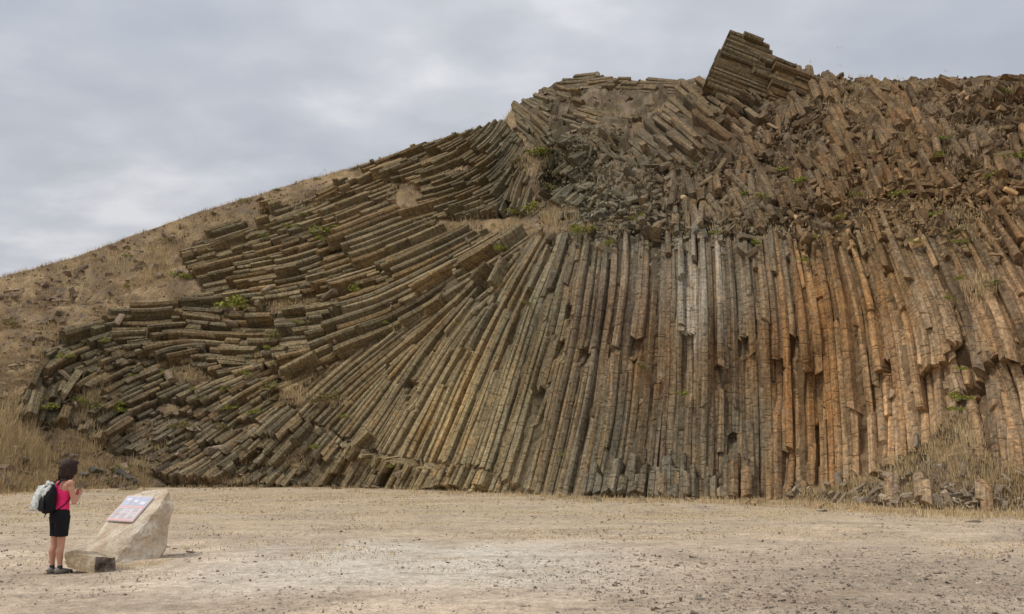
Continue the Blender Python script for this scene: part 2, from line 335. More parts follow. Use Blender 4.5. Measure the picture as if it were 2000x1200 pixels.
# backpack
K = empty('backpack', W.location, W.rotation_euler.z); K.rotation_euler.y = -R(3.4); tag(K, 'small black backpack worn by the woman in pink', 'backpack')
bm = bmesh.new()
loft(bm, [((-.165,0,.915),.06,.11),((-.175,0,.96),.095,.135),((-.175,0,1.10),.105,.145),((-.16,0,1.22),.085,.13),((-.13,0,1.30),.055,.095),((-.115,0,1.33),.025,.05)])
fuse('bag', bm, M_BLK, K, .008, 3, .008)
bm = bmesh.new(); loft(bm, [((-.262,0,.95),.025,.095),((-.282,0,1.0),.03,.11),((-.275,0,1.11),.03,.105),((-.25,0,1.17),.015,.07)]); fuse('front_pocket', bm, simple('black_nylon', (.02,.02,.023), .6, .3, 25, .3), K, .007, 2, .004)
for s in (-1, 1):
    bm = bmesh.new(); pts = [(-.09,.075*s,1.29),(-.03,.095*s,1.385),(.04,.105*s,1.412),(.11,.112*s,1.38),(.145,.12*s,1.30),(.13,.145*s,1.18),(.07,.168*s,1.09),(-.02,.16*s,1.0),(-.10,.125*s,.955)]
    ws = [.024,.026,.027,.027,.024,.016,.010,.009,.009]; Lr = None; rings = []
    for i, p in enumerate(pts):
        p = Vector(p); a = Vector(pts[max(0, i-1)]); b = Vector(pts[min(len(pts)-1, i+1)]); t = (b-a).normalized(); outv = (p-Vector((.04, 0, p.z if i > 4 else 1.25))).normalized(); sd = t.cross(outv).normalized(); outv = sd.cross(t)
        rings.append([bm.verts.new(p+sd*ws[i]*q+outv*r) for q, r in ((-1, -.005), (1, -.005), (1, .007), (-1, .007))])
    for a, b in zip(rings[:-1], rings[1:]):
        for k in range(4): bm.faces.new((a[k], a[(k+1) % 4], b[(k+1) % 4], b[k]))
    bm.faces.new(rings[0][::-1]); bm.faces.new(rings[-1]); bmesh.ops.recalc_face_normals(bm, faces=bm.faces)
    me = bpy.data.meshes.new('shoulder_strap'); bm.to_mesh(me); bm.free(); me.materials.append(M_BLK); o = bpy.data.objects.new('shoulder_strap', me); COL.objects.link(o); o.parent = K; sub = o.modifiers.new('s', 'SUBSURF'); sub.levels = 1; sub.render_levels = 1
bm = bmesh.new(); loft(bm, [((-.20,-.05,.93),.008,.012),((-.235,-.055,.88),.007,.012),((-.24,-.055,.855),.005,.010)]); fuse('dangling_strap', bm, M_BLK, K, .004, 1)
bm = bmesh.new(); loft(bm, [((-.10,-.03,1.345),.007,.007),((-.11,-.025,1.375),.007,.007),((-.11,.025,1.375),.007,.007),((-.10,.03,1.345),.007,.007)], 8); fuse('grab_loop', bm, M_BLK, K, .004, 1)
# pale jacket tucked over the backpack
bm = bmesh.new()
loft(bm, [((-.10,.03,1.33),.03,.06),((-.17,.03,1.345),.04,.09),((-.24,.05,1.28),.045,.10),((-.285,.06,1.20),.04,.095),((-.325,.06,1.10),.045,.085),((-.35,.05,1.02),.05,.085),((-.36,.045,.975),.03,.075)])
loft(bm, [((-.16,-.05,1.31),.025,.04),((-.23,-.05,1.24),.025,.045),((-.27,-.03,1.17),.02,.04)])
jk = fuse('jacket', bm, simple('pale_fabric', (.62,.64,.60), .8, .12, 16, .5), None, .007, 2, .02); jk.location = W.location; jk.rotation_euler = W.rotation_euler
tag(jk, 'pale grey rolled jacket hanging over the top and back of the black backpack', 'jacket')

random.seed(7)
# ------------------------------------------------------------------ zones (outline of each formation on the face)
WALL = [(600,824),(568,792),(580,765),(640,714),(760,654),(860,597),(990,512),(1052,455),(1110,452),(1230,440),(1330,425),(1480,415),(1560,400),(1640,360),(1740,340),(1850,350),(1960,330),(2100,300),(2300,300),(2300,965),(2060,955),(1985,945),(1935,930),(1905,890),(1880,835),(1860,822),(1838,835),(1800,870),(1735,905),(1690,945),(1610,972),(1570,984),(1350,980),(1160,978),(1045,970),(1020,955),(925,912),(830,905),(740,886)]
BANK = [(15,822),(60,745),(85,700),(130,655),(200,622),(330,592),(405,582),(365,522),(352,500),(400,462),(520,408),(640,368),(700,335),(770,312),(850,280),(900,268),(982,238),(1005,262),(1035,300),(1045,350),(1035,405),(1052,428),(860,432),(850,446),(1050,452),(990,511),(860,596),(760,653),(640,713),(576,764),(566,792),(600,826),(740,887),(830,907),(920,913),(1020,957),(1045,972),(1000,968),(850,958),(700,952),(330,950),(230,900),(140,840),(60,835)]
SUMM = [(1380,165),(1440,200),(1500,190),(1556,185),(1500,215),(1480,260),(1440,330),(1380,350),(1250,330),(1230,290),(1270,235),(1330,185),(1378,160)]
PEAK = [(998,205),(1030,192),(1080,162),(1112,152),(1150,142),(1200,150),(1270,158),(1378,150),(1330,180),(1268,232),(1220,250),(1130,262),(1060,300),(1020,262)]
RUBB = [(1060,305),(1130,265),(1225,252),(1228,295),(1250,332),(1380,352),(1442,332),(1482,262),(1505,218),(1560,180),(1545,130),(1640,150),(1720,158),(1900,150),(2300,152),(2300,340),(2100,345),(2020,352),(1960,372),(1905,368),(1850,402),(1800,388),(1740,395),(1690,378),(1640,412),(1600,425),(1560,448),(1520,432),(1480,470),(1420,445),(1380,482),(1330,455),(1280,478),(1230,455),(1180,462),(1112,452),(1105,400),(1060,380)]
DIR = """600 800 45;640 760 42;700 700 38;800 640 35;870 590 38;960 520 42;1040 460 50;700 840 52;740 880 60;800 800 60;850 700 58;900 620 52;980 540 52;830 900 67;880 800 68;940 680 66;1000 560 64;1050 480 62;950 920 72;1000 780 74;1040 640 74;1080 500 72;1080 950 76;1110 800 78;1130 600 82;1130 480 80;1200 950 80;1210 750 84;1200 500 88;1350 950 90;1350 700 90;1350 480 92;1500 950 90;1500 700 92;1480 480 95;1600 950 91;1620 700 94;1600 500 100;1560 420 104;1700 900 92;1720 700 97;1700 500 108;1660 420 112;1850 900 95;1850 700 101;1820 520 115;1780 420 120;1990 850 98;1960 700 107;1940 550 118;1950 430 125;2200 800 105;2200 500 125"""
DIRB = """380 520 20;450 470 22;560 440 22;430 560 15;520 550 13;650 500 23;750 450 25;850 480 27;700 560 20;800 540 26;900 500 32;1000 470 38;620 630 12;700 620 21;780 610 29;860 580 37;500 640 2;560 690 3;450 690 -3;400 640 -5;250 640 0;300 660 10;200 660 20;150 720 25;300 740 25;400 760 28;500 780 32;240 780 28;350 830 32;450 850 38;550 860 46;600 900 50;700 900 58;800 930 64;900 940 68;1000 950 72;60 790 60;120 800 65;560 740 30;640 715 28;620 380 28;700 350 25;760 320 25;850 300 25;880 380 22;950 400 24;820 400 18;930 320 35;980 280 50;1000 330 60;990 250 65;1010 390 80;960 350 35"""
DIRR = """1200 300 -25;1300 250 -25;1350 300 -28;1150 400 80;1130 350 60;1250 400 70;1350 400 100;1600 300 -40;1750 250 -45;1800 350 -55;1650 350 120;1500 380 -60;1900 200 -5;1950 250 15;1950 320 -60;1560 220 -80;1700 200 -20;2200 250 -10"""
DIRP = """1080 200 -15;1050 240 -38;1120 225 -6;1200 230 5;1150 170 10;1300 170 -3;1040 280 -50;1180 250 -20"""
def field(txt):
    A = np.array([[float(q) for q in s.split()] for s in txt.split(';')])
    a = np.radians(A[:, 2])*2; cx, sx = np.cos(a), np.sin(a)
    w = 1/(((xx[..., None]-A[:, 0])**2+(yy[..., None]-A[:, 1])**2)/1e4+.03)**2
    return (w@cx)/w.sum(-1), (w@sx)/w.sum(-1)
SOIL = [(560,602,46,11),(375,738,42,12),(803,388,30,24),(152,800,26,26),(577,778,26,12),(455,603,46,9),(650,350,60,9),(505,425,34,10),(700,578,22,7),(640,470,18,9),(330,800,26,9),(480,835,26,8),(250,905,34,14),(1055,345,26,34),(420,880,30,7),(905,330,22,8)]
def soil(x, y):
    x = np.asarray(x, float); y = np.asarray(y, float); r = np.zeros(x.shape, bool); wob = (fbm(x/14, y/9, 19, 3)-.5)*1.3
    for a, b, c, d in SOIL: r |= ((x-a)/c)**2+((y-b)/d)**2+wob < 1
    return r
BARE = [(1225,200,48,20),(1165,195,34,18),(1560,285,26,40),(1270,210,34,22),(1600,165,16,14),(1500,225,16,28),(1930,180,60,10)]
def bare(x, y):
    """patches of the crest where the rock is massive and rough, not columned"""
    x = np.asarray(x, float); y = np.asarray(y, float)
    r = (fbm(x/38+y/60, y/24, 27, 4) > .575) & (y < 455) & (x > 1075) & ~((x > 1230) & (x < 1500) & (y < 300) & (y > 150) & (fbm(x/30, y/30, 28, 2) < .6))
    for a, b, c, d in BARE: r |= ((x-a)/c)**2+((y-b)/d)**2 < 1
    return r
class Zone:
    def __init__(s, poly, dirs, sp, L, jit=0, wob=0): s.poly = poly; s.f = field(dirs); s.sp = sp; s.L = L; s.jit = jit; s.wob = wob
    add = 0.0
    def ang(s, x, y): return s.add+ .5*math.atan2(float(bil(s.f[1], x, y)), float(bil(s.f[0], x, y)))
def wall_sp(x, y): return float(np.interp(x, [600,800,1000,1200,1500,1700,2000], [7,8,8.8,10,11.2,12.6,14]))*(.75+.55*float(vn(x/31, 3.3, 8)))*(1 if y > 560 else max(.62, 1-(560-y)/330))
def bank_sp(x, y): return (9.0 if y > 600 else 8.0 if y > 440 else 6.5)*(.8 if x > 850 else 1)*(1.1 if y > 820 else 1)*(.75+.5*float(vn(x/45, y/30, 14)))
Z = {'wall': Zone(WALL, DIR, wall_sp, 600), 'bank': Zone(BANK, DIRB, bank_sp, 62), 'summit': Zone(SUMM, '1430 120 -21;1300 280 -30;1470 200 -24', lambda x, y: 9.5, 50),
     'peak': Zone(PEAK, DIRP, lambda x, y: 6.0, 44), 'rubble': Zone(RUBB, DIRR, lambda x, y: 6.0+5*float(vn(x/50, y/40, 12)), 20)}

def streamlines(z, step=6.0):
    P = z.poly; grid = {}; cs = 16.0
    xs = [p[0] for p in P]; ys = [p[1] for p in P]
    NXg, NYg = int((max(xs)-min(xs))/4)+2, int((max(ys)-min(ys))/4)+2
    mx, my = np.meshgrid(min(xs)+np.arange(NXg)*4, min(ys)+np.arange(NYg)*4, indexing='ij'); M = inpoly(P, mx, my) & ~soil(mx, my) & ~bare(mx, my)
    def inside(x, y):
        i = int(round((x-min(xs))/4)); j = int(round((y-min(ys))/4)); return 0 <= i < NXg and 0 <= j < NYg and M[i, j]
    def near(x, y, d, own=None):
        i, j = int(x//cs), int(y//cs); d2 = d*d; k = int(d//cs)+1
        for a in range(i-k, i+k+1):
            for b in range(j-k, j+k+1):
                for (u, v, o) in grid.get((a, b), ()):
                    if o != own and (u-x)**2+(v-y)**2 < d2: return True
        return False
    lines = []; q = []
    def trace(x0, y0):
        lid = len(lines); out = []
        for sg in (1, -1):
            x, y = x0, y0; a = z.ang(x, y); dx, dy = math.cos(a)*sg, -math.sin(a)*sg; seg = []
            for _ in range(400):
                nx_, ny_ = x+dx*step, y+dy*step
                if not inside(nx_, ny_) or near(nx_, ny_, z.sp(nx_, ny_)*.6): break
                seg.append((nx_, ny_)); x, y = nx_, ny_
                a = z.ang(x, y); ex, ey = math.cos(a), -math.sin(a)
                if ex*dx+ey*dy < 0: ex, ey = -ex, -ey
                dx, dy = ex, ey
            out.append(seg)
        pts = out[1][::-1]+[(x0, y0)]+out[0]
        if len(pts) < 4: return
        for (u, v) in pts: grid.setdefault((int(u//cs), int(v//cs)), []).append((u, v, lid))
        lines.append(pts)
        for k in range(0, len(pts), 4):
            u, v = pts[k]; a = z.ang(u, v); d = z.sp(u, v)*random.uniform(.96, 1.12)
            q.append((u-math.sin(a)*d, v-math.cos(a)*d)); q.append((u+math.sin(a)*d, v+math.cos(a)*d))
    def pump():
        while q:
            x, y = q.pop(0)
            if inside(x, y) and not near(x, y, z.sp(x, y)*.92): trace(x, y)
    cxm, cym = sum(xs)/len(xs), sum(ys)/len(ys)
    trace(cxm, cym) if inside(cxm, cym) else None
    pump()
    for _ in range(500):
        x, y = random.uniform(min(xs), max(xs)), random.uniform(min(ys), max(ys))
        if inside(x, y) and not near(x, y, z.sp(x, y)*.8): trace(x, y); pump()
    return lines

def prism(P3, Nrm, w, colr, off, sides=6, capt=.25, jit=.035, nsc=1.0, deep=1.1):
    """a many-sided stone column swept along the 3-D line P3; off = distance out of the face at each point"""
    P3 = np.asarray(P3); n = len(P3)
    T = np.gradient(P3, axis=0); T /= np.linalg.norm(T, axis=1, keepdims=True)+1e-9
    B = np.cross(T, Nrm); B /= np.linalg.norm(B, axis=1, keepdims=True)+1e-9; NN = np.cross(B, T)
    P = P3 + NN*np.asarray(off)[:, None]
    ln = np.r_[0, np.cumsum(np.linalg.norm(np.diff(P3, axis=0), axis=1))]
    w = np.broadcast_to(w, (n,)); q = random.random(); h = nsc*random.uniform(.55, 1.05)
    if q < .5: prof = [(-.5, 0), (-random.uniform(.18, .34), .34*h), (random.uniform(.18, .34), .34*h), (.5, 0)]
    elif q < .75: m_ = random.uniform(-.22, .22); prof = [(-.5, 0), (-.5+.4*(.5+m_), .26*h), (m_, .42*h), (.5, 0)]
    else: m_ = random.choice((-1, 1)); prof = [(-.5, .02), (-.42, .30*h*(1 if m_ < 0 else .6)), (.42, .30*h*(1 if m_ > 0 else .6)), (.5, .02)]
    prof = np.array([(-.5, 0)]+prof+[(.5, 0)]); prof[:, 0] += rng.normal(0, .02, 6); sides = 6
    V = []; ST = []; C = []; rid = random.uniform(0, 400)
    drift = np.cumsum(rng.normal(0, jit*.25, (n, 2)), axis=0)
    for i in range(n):
        g = 1+rng.normal(0, jit*.6, sides); cx_ = prof[:, 0]*w[i]*g+drift[i, 0]*w[i]*.25; cn_ = prof[:, 1]*w[i]*g+rng.normal(0, jit*.12, sides)*w[i]; cn_[0] = cn_[-1] = -deep
        p = P[i] + np.outer(cx_, B[i]) + np.outer(cn_, NN[i])
        V.append(p); ST.append(np.stack([prof[:, 0]*w[i]+cn_*.6+rid, np.full(sides, ln[i])+rid*.37, np.full(sides, rid)], -1)); C.append(np.repeat(colr[i][None], sides, 0))
    for i, sg in ((0, -1), (n-1, 1)):
        t = np.clip(rng.normal(0, capt, 2)*w[i], -w[i]*.45, w[i]*.45)
        V[i] = V[i] + T[i]*(prof[:, 0]*2*t[0])[:, None]
        V[i][[0, 5]] -= T[i]*sg*min(.25, .25*ln[-1])*0
    F_ = []
    for i in range(n-1):
        for k in range(sides):
            k2 = (k+1) % sides; F_.append((i*sides+k, i*sides+k2, (i+1)*sides+k2, (i+1)*sides+k))
    F_.append(tuple(range(sides))[::-1]); F_.append(tuple((n-1)*sides+k for k in range(sides)))
    return np.concatenate(V), F_, np.concatenate(C), np.concatenate(ST)

def seg_column(px, py, off, wpx, colmul, sides=None, twist=0.0, capt=.25, lift=0.0):
    px = np.asarray(px); py = np.asarray(py)
    if len(px) < 2: return None
    P3 = surf(px, py); m_ = len(px)
    if m_ <= 24 and m_ > 3:                      # a short piece of stone is straight
        t_ = np.linspace(-1, 1, m_); cf = np.polyfit(t_, P3, 1 if m_ < 13 else 2); P3 = np.stack([np.polyval(cf[:, k], t_) for k in range(3)], -1)
    elif m_ > 24:
        t_ = np.linspace(-1, 1, m_); dg_ = min(6, 2+m_//20); cf = np.polyfit(t_, P3, dg_); Q = np.stack([np.polyval(cf[:, k], t_) for k in range(3)], -1); P3 = P3*.25+Q*.75
    if twist:
        mid = P3.mean(0); nm = snorm(px.mean(), py.mean()); q = np.array(Matrix.Rotation(twist, 3, Vector(nm)))
        P3 = (P3-mid)@q.T+mid
    Nr = snorm(px, py); Nr = Nr.mean(0, keepdims=True)*(1 if len(px) < 25 else .7)+Nr*(0 if len(px) < 25 else .3); Nr /= np.linalg.norm(Nr, axis=1, keepdims=True)
    w = wpx*P3[:, 1]/F
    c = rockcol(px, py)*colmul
    return prism(P3, Nr, w, c, off, sides or random.choice((5, 6, 6, 6, 7)), capt)

NOTCH = [(1326,1356,652,775),(1541,1562,656,700),(1572,1606,728,905),(1720,1744,702,905),(1234,1252,662,705),(1040,1062,760,860),(1438,1466,662,700),(1084,1106,666,705),(1128,1152,682,715),(1512,1534,702,800),(1422,1440,850,885),(1588,1606,822,962),(1104,1120,600,640),(1530,1545,880,950),(930,950,560,600),(790,812,742,800),(1396,1410,720,760)]
LEDGE = [((1795,730),(1868,700)),((1845,798),(1895,755)),((1895,752),(1945,698)),((1945,700),(2020,712)),((1850,680),(1885,672))]
def wall_offset(x, y):
    o = 0.0
    for a, b, t, u in NOTCH:
        if a < x < b and t < y < u: o -= .4*(1-.7*(y-t)/(u-t))
    for (x0, y0), (x1, y1) in LEDGE:
        if x0 <= x <= x1:
            yl = y0+(y1-y0)*(x-x0)/(x1-x0)
            if yl < y < yl+190: o -= .45*(1-(y-yl)/150)**.8 if y < yl+150 else 0
            elif yl-60 < y <= yl: o += .10*(1-(yl-y)/60)
    return o
def jointcol():
    g = random.gauss(1, .13); h = random.random()
    m = np.array([1.0, 1.0, 1.0]) if h < .55 else np.array([1.08, .98, .88]) if h < .8 else np.array([.92, .95, 1.0])
    return m*max(.6, min(1.45, g))

cols = {k: [] for k in Z}        # (importance, data)
def put(k, d, imp):
    if d is not None: cols[k].append((imp, d))
Z['bank'].add = R(6)
px_m = lambda a: float(np.mean(a))
# the tall wall
for ln in streamlines(Z['wall']):
    px = np.array([p[0] for p in ln]); py = np.array([p[1] for p in ln])
    if py[0] < py[-1]: px, py = px[::-1], py[::-1]          # from foot to top
    mul = jointcol(); mul = mul*(np.array([1.06,1.0,.93]) if (h_ := random.random()) < .3 else np.array([.92,.94,.97]) if h_ < .5 else np.array([.97,.90,.90]) if h_ < .6 else np.array([1.,1.,1.])) if px_m(px) > 1060 else mul; base = random.gauss(0, .07); mx_ = px.mean()
    if random.random() < .08: base -= random.uniform(.12, .25)
    if random.random() < .10: base += random.uniform(.1, .2)
    fin = float(px[0] < 1060)
    # cuts
    cuts = [0]; Lm = 330 if True else 0; d = random.uniform(.2, 1.2)*Lm/6
    i = 0
    while i < len(px)-1:
        L_ = (620 if px[i] < 1080 else 300) if py[i] > 560 else 80 if py[i] > 480 else 36
        i = int(i+max(4, random.expovariate(1/(L_/6))*0.8+L_/6*.3)); cuts.append(min(i, len(px)-1))
    wo = np.array([wall_offset(a, b) for a, b in zip(px, py)])
    for j in range(1, len(px)):
        if abs(wo[j]-wo[j-1]) > .3: cuts.append(j)
    cuts.append(len(px)-1); cuts = sorted(set(cuts))
    o = base
    for a, b in zip(cuts[:-1], cuts[1:]):
        top = py[a] < 560
        o = o*.8 + random.gauss(0, .08 if not top else .26)
        sl = slice(a, b+1)
        if b-a < 1: continue
        w_ = wo[sl].copy(); 
        if len(w_) > 2: w_[0] = w_[1]; w_[-1] = w_[-2]
        if abs(w_[0]-w_[-1]) < .05: pass
        off = o + w_ - .05
        wp = np.array([Z['wall'].sp(u, v) for u, v in zip(px[sl], py[sl])])*random.uniform(1.18, 1.34)
        put('wall', seg_column(px[sl], py[sl], off, wp, mul*random.uniform(.9, 1.1)), (b-a)*wp.mean())
# broken stumps along the foot of the wall
for x0, x1, nrow, t0, t1 in ((1150,1500,3,905,968),(1180,1340,1,870,930),(1380,1500,1,890,945),(1560,1640,1,940,975),(1740,2050,1,925,975)):
    for r_ in range(nrow):
        x = x0+random.uniform(0, 12); sk_ = 3.2 if x0 > 1660 else 1
        while x < x1:
            yb = float(np.interp(x, [1150,1350,1570,1750,2000], [976,978,985,1003,1008]))-(0 if sk_ == 1 else random.uniform(2, 34)); ty = random.uniform(t0, t1); xs = []; ys = []; u, v = x, yb+8
            while v > ty:
                xs.append(u); ys.append(v); a = Z['wall'].ang(u, v); dx, dy = math.cos(a), -math.sin(a)
                if dy > 0: dx, dy = -dx, -dy
                u += dx*6; v += dy*6
            if len(xs) > 2:
                wp = Z['wall'].sp(x, yb)*random.uniform(1.1, 1.7)
                put('wall', seg_column(xs, ys, np.full(len(xs), .28+r_*.25+random.uniform(-.12, .15)), wp, jointcol()*np.array([.92,.97,1.05])*.95, capt=.3), len(xs)*wp*.8)
            x += Z['wall'].sp(x, 950)*random.uniform(.9, 1.8)*(random.choice((1,1,1.3,3)) if sk_ == 1 else random.choice((.8,.8,2.5,5)))
# the stepped bank, the summit crag, the peak and the broken top: short pieces that overlap like shingles, ends towards the lower left
def stepped(k, tiltm, offs, tw, wmul, blkm=.5):
    z = Z[k]
    for li, ln in enumerate(streamlines(z)):
        px = np.array([p[0] for p in ln]); py = np.array([p[1] for p in ln])
        if px[0] > px[-1]: px, py = px[::-1], py[::-1]       # from the left end
        a = 0; ph = random.uniform(-7, 7)
        while a < len(px)-1:
            cx, cy = px[a], py[a]
            L_ = z.L*(1.0+1.6*float(fbm(cx/130, cy/90, 61, 2)**2))
            if k == 'bank' and 430 < cy < 700 and cx > 640: L_ *= 3.2*(.6+float(vn(cx/80, cy/40, 5)))
            if k == 'bank' and cx > 930 and cy < 430: L_ *= 1.8
            # joints that neighbours share: position along the run plus a small scatter
            an = z.ang(cx, cy); al = cx*math.cos(an)-cy*math.sin(an)+(fbm(cx/60, cy/60, 15, 2)-.5)*90
            rem = (math.floor(al/L_)+1)*L_-al
            nb = max(4, int((rem+random.gauss(0, L_*.22))/6)); b = min(len(px)-1, a+nb)
            if b-a >= 2 or True:
                sl = slice(a, b+1); m = b-a+1; t = np.linspace(0, 1, m)
                lenm = m*6*float(bil(GD, cx, cy))/F
                blk = float(_h(np.array(math.floor(al/L_)), np.array(math.floor((cx*math.sin(an)+cy*math.cos(an)+(fbm(cx/50,cy/50,4,2)-.5)*60)/38)), 3))-.5
                edge = cy < float(sky_y(cx))+26 and cx > 1000 and k != 'summit'
                off = (random.gauss(0, offs)+.05+(blk+.35)*blkm)*(.35 if edge else 1)+tiltm*lenm*(.5-t)*(.3 if edge else 1)
                wp = np.array([z.sp(u, v) for u, v in zip(px[sl], py[sl])])*random.uniform(1.15, 1.4)*wmul
                put(k, seg_column(px[sl], py[sl], off, wp, jointcol(), twist=0 if edge else random.gauss(0, tw), capt=.18), m*wp.mean())
            a = b if b > a else a+1
stepped('bank', .17, .10, .02, 1.0, .85)
stepped('summit', .28, .12, .03, 1.0, .8)
stepped('peak', .15, .12, .05, 1.0, .5)
stepped('rubble', .5, .12, .12, 1.3, .75)
# a few lone columns lying proud of the bank
for (x0, y0, x1, y1, w, o) in ((562,745,626,712,15,1.0),(840,612,872,592,11,.6),(700,362,735,345,10,.6),(395,505,480,470,14,.7),(120,672,200,650,17,.8),(700,880,730,850,14,.6),(968,560,992,512,13,.5)):
    m = max(3, int(math.hypot(x1-x0, y1-y0)/6)); xs = np.linspace(x0, x1, m); ys = np.linspace(y0, y1, m)
    put('bank', seg_column(xs, ys, np.full(m, o), w, np.array([1.05,1.03,1.]), capt=.15), 3000)
# the leaning crag that breaks the skyline: solid stack of inclined columns in front of and above the crest
crag = [(1393,122),(1424,62),(1440,60),(1492,76),(1516,112),(1540,128),(1556,180),(1500,215),(1420,215),(1378,160)]
crag2 = [(1514,112),(1545,126),(1600,150),(1650,168),(1610,222),(1540,215),(1500,190)]
ay = -math.radians(21)
for layer in range(8):
    y = -60.0; layer, CRG = layer % 5, (crag if layer < 5 else crag2); D0 = 56.0 if layer < 5 or CRG is crag else 55.6; D0 = 56.0 if CRG is crag else 55.4
    while y < 330:
        pts = []
        for t in np.arange(0, 330, 6.0):
            u = 1340+t; v = y+t*math.tan(-ay)
            pts.append((u, v))
        P_ = np.array(pts); ins = inpoly(CRG, P_[:, 0], P_[:, 1]-(0 if layer == 0 else 1.5*layer))
        P_ = P_[ins]
        if len(P_) >= 4:
            a = 0
            while a < len(P_)-3:
                b = min(len(P_)-1, a+random.randint(7, 24)); q = P_[a:b+1]; Yd = D0+layer*1.0+random.gauss(0, .12)-.5*((q[:, 1].mean()-60)/150)+.012*(q[:, 1]-60)*0
                P3 = at(q[:, 0], q[:, 1], Yd); wv = 10*P3[:, 1]/F*random.uniform(1.05, 1.3)
                Nr = np.repeat(np.array([[-.15, -.9, .35]]), len(q), 0)
                put('summit', prism(P3, Nr, wv, rockcol(q[:, 0], q[:, 1])*jointcol(), np.full(len(q), 0.0), capt=.15), len(q)*14)
                a = b
        y += 9
cragx = [(1395,118),(1425,60),(1494,74),(1518,112),(1545,128),(1580,150)]

FORM = {'wall': ('basalt_cliff', 'tall wall of long upright rock columns, grey at left and orange at right', 'cliff'),
 'bank': ('column_bank', 'dark stepped bank of slanting columns between the grass slope and the tall wall', 'rock outcrop'),
 'summit': ('summit_crag', 'dark tilted block of stacked columns sticking up highest above the skyline', 'crag'),
 'peak': ('ridge_outcrop', 'thin layered rock ridge on the skyline just left of the tilted summit block', 'rock outcrop'),
 'rubble': ('broken_crest', 'rough crest of shattered brown column pieces above the orange part of the wall', 'rock outcrop')}
NPART = {'wall': 99, 'bank': 99, 'summit': 60, 'peak': 40, 'rubble': 60}
roots = {}
for k, L_ in cols.items():
    nm, lab, cat = FORM[k]; L_.sort(key=lambda t: -t[0])
    ax, ay_ = {'wall': (1400,970), 'bank': (500,940), 'summit': (1450,200), 'peak': (1130,250), 'rubble': (1600,400)}[k]
    loc = surf(ax, ay_); root = empty(nm, loc); tag(root, lab, cat); roots[k] = root; off = np.array(loc)
    for imp, d in L_[:NPART[k]]:
        A = Acc(); A.add(d[0]-off, d[1], d[2], d[3]); A.obj('column', MC, root)
    A = Acc()
    for imp, d in L_[NPART[k]:]: A.add(d[0]-off, d[1], d[2], d[3])
    tag(A.obj('column_mass', MC, root), kind='stuff')
    print(k, len(L_))

# ------------------------------------------------------------------ the hill behind and beneath
straw = np.array([.50,.355,.195]); earth = np.array([.24,.165,.10]); greyr = np.array([.15,.13,.105])
def hillcol(x, y):
    x = np.asarray(x, float).ravel(); y = np.asarray(y, float).ravel()
    a = fbm(x/50, y/25, 41, 5)[:, None]; b = fbm(x/18, y/9, 43, 4)[:, None]
    c = earth*(1-np.clip((a-.35)*3, 0, 1))+straw*np.clip((a-.35)*3, 0, 1)
    g = np.clip((b-.60)*5, 0, .7); c = c*(1-g)+greyr*g
    inr = (inpoly(WALL, x, y)|inpoly(BANK, x, y)|inpoly(SUMM, x, y)|inpoly(PEAK, x, y)|inpoly(RUBB, x, y))[:, None] & ~soil(x, y)[:, None]
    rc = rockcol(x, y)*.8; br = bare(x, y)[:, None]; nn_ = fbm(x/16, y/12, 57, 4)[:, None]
    tan_ = np.array([.33,.25,.165]); rc = np.where(br, rc*(1-np.clip((nn_-.45)*4, 0, .9))+tan_*np.clip((nn_-.45)*4, 0, .9), rc)
    return np.where(inr, rc, c)
hx = np.arange(-700, 2701, 6.0); nv = 170
V = []; C = []
for j in range(nv+6):
    t = min(j/nv, 1.0); y0 = np.full_like(hx, 1012.0)+np.interp(hx, [0,1000,1600,1800], [0,10,30,45]); y1 = sky_y(hx)+1.5
    yv = y0+(y1-y0)*t; P = surf(hx, yv)
    inr = (inpoly(WALL, hx, yv)|inpoly(BANK, hx, yv)|inpoly(SUMM, hx, yv)|inpoly(PEAK, hx, yv)|inpoly(RUBB, hx, yv)) & ~soil(hx, yv)
    wof = np.array([min(0, wall_offset(a_, b_)) if q_ else 0 for a_, b_, q_ in zip(hx, yv, inr)])
    nr = snorm(hx, yv); dn = np.where(inr, np.where(hx < 1000, -.26, np.where(yv < 440, .02, -.16))+(fbm(P[:, 0]*2, P[:, 1]+P[:, 2]*2, 52, 4)-.5)*.4, (fbm(P[:, 0]*.8, P[:, 1]*.8+P[:, 2], 51, 5)-.5)*.9)
    br_ = bare(hx, yv); dn = np.where(br_, .15+(fbm(P[:, 0]*1.1, P[:, 2]*1.1+P[:, 1]*.4, 58, 5)-.5)*1.8, dn)
    dn = dn+wof*1.15
    P = P+nr*dn[:, None]*(1 if t < .97 else .4)
    if j > nv:
        k = j-nv; back = [0, 3, 10, 30, 80, 200][k]; P = P+np.stack([0*hx, np.full_like(hx, back), -np.full_like(hx, [0, .9, 4, 11, 24, 60][k])], -1)
    V.append(P); C.append(hillcol(hx, yv))
V = np.concatenate(V); nxh = len(hx)
Fh = [(j*nxh+i, j*nxh+i+1, (j+1)*nxh+i+1, (j+1)*nxh+i) for j in range(nv+5) for i in range(nxh-1)]
A = Acc(); A.add(V, Fh, np.concatenate(C)); hill = A.obj('hill', MS); hill['kind'] = 'structure'

